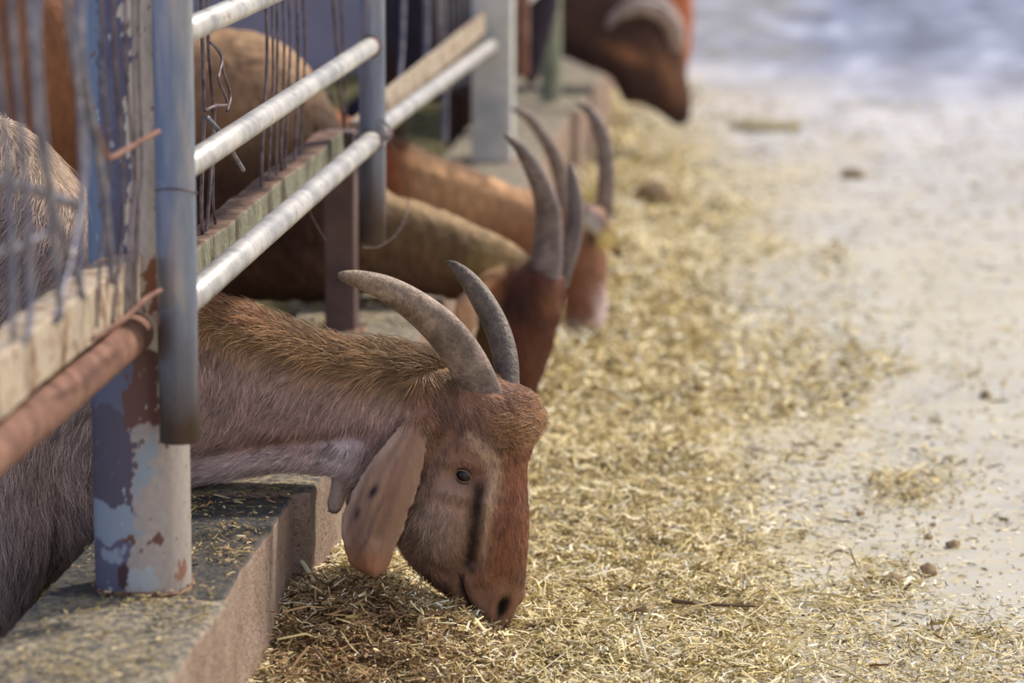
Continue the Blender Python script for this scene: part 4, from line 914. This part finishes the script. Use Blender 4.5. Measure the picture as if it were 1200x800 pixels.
def cover(x, y):
    """how much straw lies at a place, 0..1"""
    xb = np.interp(y, BY, BX) + 0.07 * snoise(x * 5, y * 4, 1, 31)
    c = 1 - sm(x - xb, -0.12, 0.10)
    c = np.maximum(c, 0.55 * sm(snoise(x * 6, y * 3.0, 1, 32) + 0.4 * snoise(x * 20, y * 12, 1, 34), 0.3, 1.0) * (x < 0.9) * (1 - sm(x - xb, 0.1, 0.5)))
    c *= 1 - 0.5 * sm(snoise(x * 9, y * 6, 1, 33), 0.5, 1.2) * sm(x, -0.45, -0.2)
    return c
# layer of fine chaff under the straw
nx, ny = 150, 420; xs = np.linspace(-0.60, 0.95, nx); ys = 2.5 + (np.linspace(0, 1, ny) ** 1.4) * 8.0
X, Y = np.meshgrid(xs, ys); X = X + rng.normal(0, .002, X.shape); Hh = height(X, Y); Cv = cover(X, Y); Z = Hh * Cv - 0.012 * (1 - np.minimum(Cv * 1.35, 1)) - 0.002
V = np.stack([X, Y, Z], -1).reshape(-1, 3); ii = (np.arange(ny - 1)[:, None] * nx + np.arange(nx - 1)[None]).ravel(); Fc = np.stack([ii, ii + 1, ii + nx + 1, ii + nx], 1)
x, y = V[:, 0], V[:, 1]; n1 = snoise(x * 12, y * 12, 1, 41)
C = np.tile(L3(196, 176, 122), (len(V), 1)); C = blend(C, 0.5 + 0.5 * n1, L3(158, 138, 90))
brown = np.exp(-((x - mound_c[0] + .02) / 0.15) ** 2 - ((y - 3.72) / 0.26) ** 2); C = blend(C, brown * 1.25, L3(104, 82, 58))
C = blend(C, sm(rng.random(len(V)), .7, 1) * .6, L3(96, 80, 50))
lay = mesh_obj('chaff', V, Fc, MAT['litter'], None, True, np.hstack([C, np.ones((len(C), 1))])); tag(lay, 'layer of fine yellow chaff on the floor beside the kerb', 'chaff', kind='stuff')

def straw_mesh(name, n, sampler, size, label, pal, tilt=0.35, lift=0.004, zfun=None, seed=1, cat='straw'):
    r = np.random.default_rng(seed); x, y = sampler(r, n); n = len(x)
    Ls = size[0] * np.exp(r.normal(0, 0.55, n)); Ls = np.minimum(Ls, size[0] * 4.0); Wd = size[1] * np.exp(r.normal(0, 0.35, n))
    Ls *= np.interp(y, [3.5, 9], [1, 2.0]); Wd *= np.interp(y, [3.5, 9], [1, 2.4])
    a = r.uniform(0, 6.283, n); el = r.normal(0, tilt, n) * np.where(r.random(n) < .15, 1.8, 1); roll = r.normal(0, .6, n)
    d = np.stack([np.cos(a) * np.cos(el), np.sin(a) * np.cos(el), np.sin(el)], 1)
    s0 = np.stack([-np.sin(a), np.cos(a), np.zeros(n)], 1); upv = np.cross(d, s0); sd = s0 * np.cos(roll)[:, None] + upv * np.sin(roll)[:, None]; nn = np.cross(d, sd)
    z = zfun(x, y) + lift * np.abs(r.normal(0, 1, n)) + np.abs(d[:, 2]) * Ls * .35 + 0.0012
    c = np.stack([x, y, z], 1); bow = (r.normal(0, .09, n) * Ls)[:, None]
    # three stations, a shallow angle-shaped cross section so each piece has body
    V = np.empty((n, 9, 3))
    for i, t in enumerate((-.5, 0, .5)):
        q = c + d * (Ls * t)[:, None] + nn * (bow if i == 1 else 0) * 1.0
        wv = sd * (Wd * .5 * (1 if i == 1 else .75))[:, None]
        V[:, i * 3] = q - wv; V[:, i * 3 + 1] = q + nn * (Wd * .35)[:, None]; V[:, i * 3 + 2] = q + wv
    base = np.array([(0, 1, 4, 3), (1, 2, 5, 4), (3, 4, 7, 6), (4, 5, 8, 7)])
    Fi = (base[None] + (np.arange(n) * 9)[:, None, None]).reshape(-1, 4)
    me = bpy.data.meshes.new(name); me.vertices.add(n * 9); me.vertices.foreach_set('co', V.astype(np.float32).ravel())
    nf = len(Fi); me.loops.add(nf * 4); me.loops.foreach_set('vertex_index', Fi.astype(np.int32).ravel()); me.polygons.add(nf)
    me.polygons.foreach_set('loop_start', np.arange(nf, dtype=np.int32) * 4); me.update(calc_edges=True)
    P = np.array([p for p, w in pal]); w = np.array([w for p, w in pal], float); w /= w.sum(); ci = r.choice(len(pal), n, p=w); cc = P[ci] * r.uniform(.7, 1.2, n)[:, None]
    b = np.exp(-((x - mound_c[0] + .03) / 0.14) ** 2 - ((y - 3.70) / 0.22) ** 2) * 0.85; b = (r.random(n) < b)[:, None]
    cc = np.where(b, L3(140, 112, 78) * r.uniform(.4, 1.7, n)[:, None], cc)
    at = me.color_attributes.new('Col', 'FLOAT_COLOR', 'POINT'); at.data.foreach_set('color', np.hstack([np.clip(cc, 0, 1), np.ones((n, 1))]).astype(np.float32).repeat(9, axis=0).ravel())
    me.materials.append(MAT['straw']); o = bpy.data.objects.new(name, me); COL.objects.link(o); return tag(o, label, cat, kind='stuff')
PAL = [(L3(238, 221, 174), 5), (L3(216, 197, 142), 5), (L3(188, 170, 114), 4), (L3(142, 128, 80), 2.2), (L3(120, 92, 60), 2), (L3(248, 240, 216), 3.5)]
def samp(x0, x1, y0, y1, pw=1.0, thr=0.0, ypow=1.5):
    def f(r, n):
        x = r.uniform(x0, x1, n); y = y0 + (y1 - y0) * r.random(n) ** ypow; k = r.random(n) < np.clip(cover(x, y) - thr, 0, 1) ** pw; return x[k], y[k]
    return f
hz = lambda x, y: height(x, y) * cover(x, y)
straw_mesh('straw', 215000, samp(-0.60, 0.5, 2.5, 5.0, ypow=1.0), (.0075, .0017), 'chopped straw and hay spread over the floor beside the kerb', PAL, zfun=hz, seed=1, tilt=.3)
straw_mesh('straw', 12500, samp(-0.60, 0.5, 2.5, 5.2, ypow=1.0), (.022, .0020), 'longer pale straw stalks scattered on the chopped straw', PAL[:3] + [(L3(236, 226, 190), 4)], zfun=hz, seed=2, tilt=.22, lift=.006)
straw_mesh('straw', 90000, samp(-0.60, 0.9, 4.8, 12, ypow=1.6), (.010, .0026), 'blurred straw spread farther along the alley', PAL, zfun=hz, seed=3)
def samp_all(r, n):
    y = 3.3 + 7 * r.random(n) ** 1.6; x = r.uniform(-0.55, 1.0, n); xb = np.interp(y, BY, BX); x2 = xb + np.abs(r.normal(0, .16, n)); x = np.where(r.random(n) < .5, x2, x); return x, y
straw_mesh('straw', 24000, samp_all, (.006, .0016), 'sparse bits of chaff on the bare concrete at the right', PAL + [(L3(90, 74, 56), 3)], zfun=lambda x, y: 0 * x, seed=4, tilt=.05, lift=.0004)
# on the kerb
def samp_k(r, n): 
    x = r.uniform(-0.78, -0.60, n); y = r.uniform(2.0, 6.2, n); k = r.random(n) < 0.25 + .75 * sm(snoise(x * 30, y * 18, 1, 51), -.2, .9); return x[k], y[k]
straw_mesh('straw', 16000, samp_k, (.0055, .0018), 'chaff lying along the top of the concrete kerb', [(L3(176, 158, 110), 3), (L3(140, 124, 84), 3), (L3(96, 90, 80), 3), (L3(210, 190, 150), 1)], zfun=lambda x, y: 0 * x + KT + .003, seed=5, tilt=.12, lift=.001)
# pen side
def samp_p(r, n): return r.uniform(-2.2, -0.80, n), 2.9 + 8.5 * r.random(n)
straw_mesh('straw', 50000, samp_p, (.015, .0035), 'trodden greenish straw on the pen floor behind the kerb', [(L3(150, 144, 100), 3), (L3(110, 108, 66), 3), (L3(90, 80, 56), 2)], zfun=lambda x, y: 0 * x + PEN + .006, seed=6, tilt=.1)

# ------------------------------------------------------------------ single bits on the floor
def lump(px, py, w, label, cat='dung', name='dung_lump', flat=.7, mat='lump', seed=0):
    c = gnd(px, py); r = 1.15 * w * np.linalg.norm(c - _C) / FPX / 2
    bm = bmesh.new(); bmesh.ops.create_icosphere(bm, subdivisions=3, radius=1)
    for q in bm.verts:
        d = q.co.copy(); k = 1 + 0.28 * mnoise.noise(d * 1.6 + Vector((seed, 0, 0))) + .12 * mnoise.noise(d * 5 + Vector((0, seed, 0))); q.co = Vector((d.x * k, d.y * k * .9, max(d.z * flat * k, -.45 * flat)))
        q.co *= r
    V = [tuple(q.co) for q in bm.verts]; Fc = [tuple(w_.index for w_ in f.verts) for f in bm.faces]; bm.free()
    zmin = min(v[2] for v in V); o = mesh_obj(name, V, Fc, MAT[mat]); o.location = (c[0], c[1], -zmin - 0.0006 + float(hz(np.array([c[0]]), np.array([c[1]]))[0]) * .8); tag(o, label, cat); return o
for k, (px, py, w, fl, lab) in enumerate((
    (1047, 684, 24, .6, 'flattened brown dung lump, wide one of the close pair at the lower right'), (1087, 674, 17, 1.0, 'upright pale brown clod just right of the flattened dung lump'),
    (1066, 583, 18, .6, 'dark brown dung lump alone on bare concrete at the right'), (1117, 641, 15, .7, 'small reddish dung pellet above the pale clod at the right'),
    (1155, 466, 12, .9, 'small tan clod near the right edge, halfway up'), (1008, 603, 9, .7, 'tiny dark pellet left of the lone dung lump'),
    (1088, 631, 9, .8, 'tiny pale pellet left of the small reddish pellet'), (1029, 681, 12, .7, 'small greyish pellet touching the left side of the flattened dung lump'),
    (766, 236, 38, .8, 'large blurred dark dung heap beside the horns of the orange goat'), (1000, 208, 26, .5, 'blurred brown clod out on the pale concrete'),
    (898, 150, 74, .14, 'wide low patch of wet muck far down the alley'), (626, 724, 9, .9, 'small round dark pellet right of the goat muzzle'), (757, 725, 24, .6, 'brown dung lump half buried in straw right of the goat'),
    (1093, 616, 7, .8, 'tiny dark grain right of the tiny pale pellet'), (983, 523, 9, .6, 'tiny dark crumb on bare concrete above the dung lumps'))):
    lump(px, py, w, lab, seed=k * 7.3, flat=fl, mat='muck' if k == 10 else 'lump')
P = [gnd(788, 719), gnd(820, 724), gnd(850, 728), gnd(885, 731)]; P = catmull([p + np.array([0, 0, .016 + .002 * i]) for i, p in enumerate(P)], 5)
tag(tube('twig', P, np.linspace(.0030, .0016, len(P)), MAT['twig'], None, 7), 'dark dry twig lying on the straw in front', 'twig')
P = [gnd(623, 643), gnd(650, 645), gnd(690, 642)]; P = catmull([p + np.array([0, 0, .014]) for p in P], 5)
tag(tube('twig', P, np.linspace(.0022, .0012, len(P)), MAT['twig'], None, 7), 'thin dark twig on the straw right of the goat face', 'twig')

# repeats of one kind share a group
GROUPS = {'goat': 'goats along the feeding fence', 'post': 'posts standing on the kerb', 'gate': 'pipe gate panels along the kerb', 'fence panel': 'wire filled fence sections', 'dung': 'clods and droppings on the alley floor', 'wire': 'loose wires on the fence', 'twig': 'dry twigs on the straw'}
for o in S.objects:
    if o.parent is None and 'group' not in o and o.get('category') in GROUPS: o['group'] = GROUPS[o['category']]
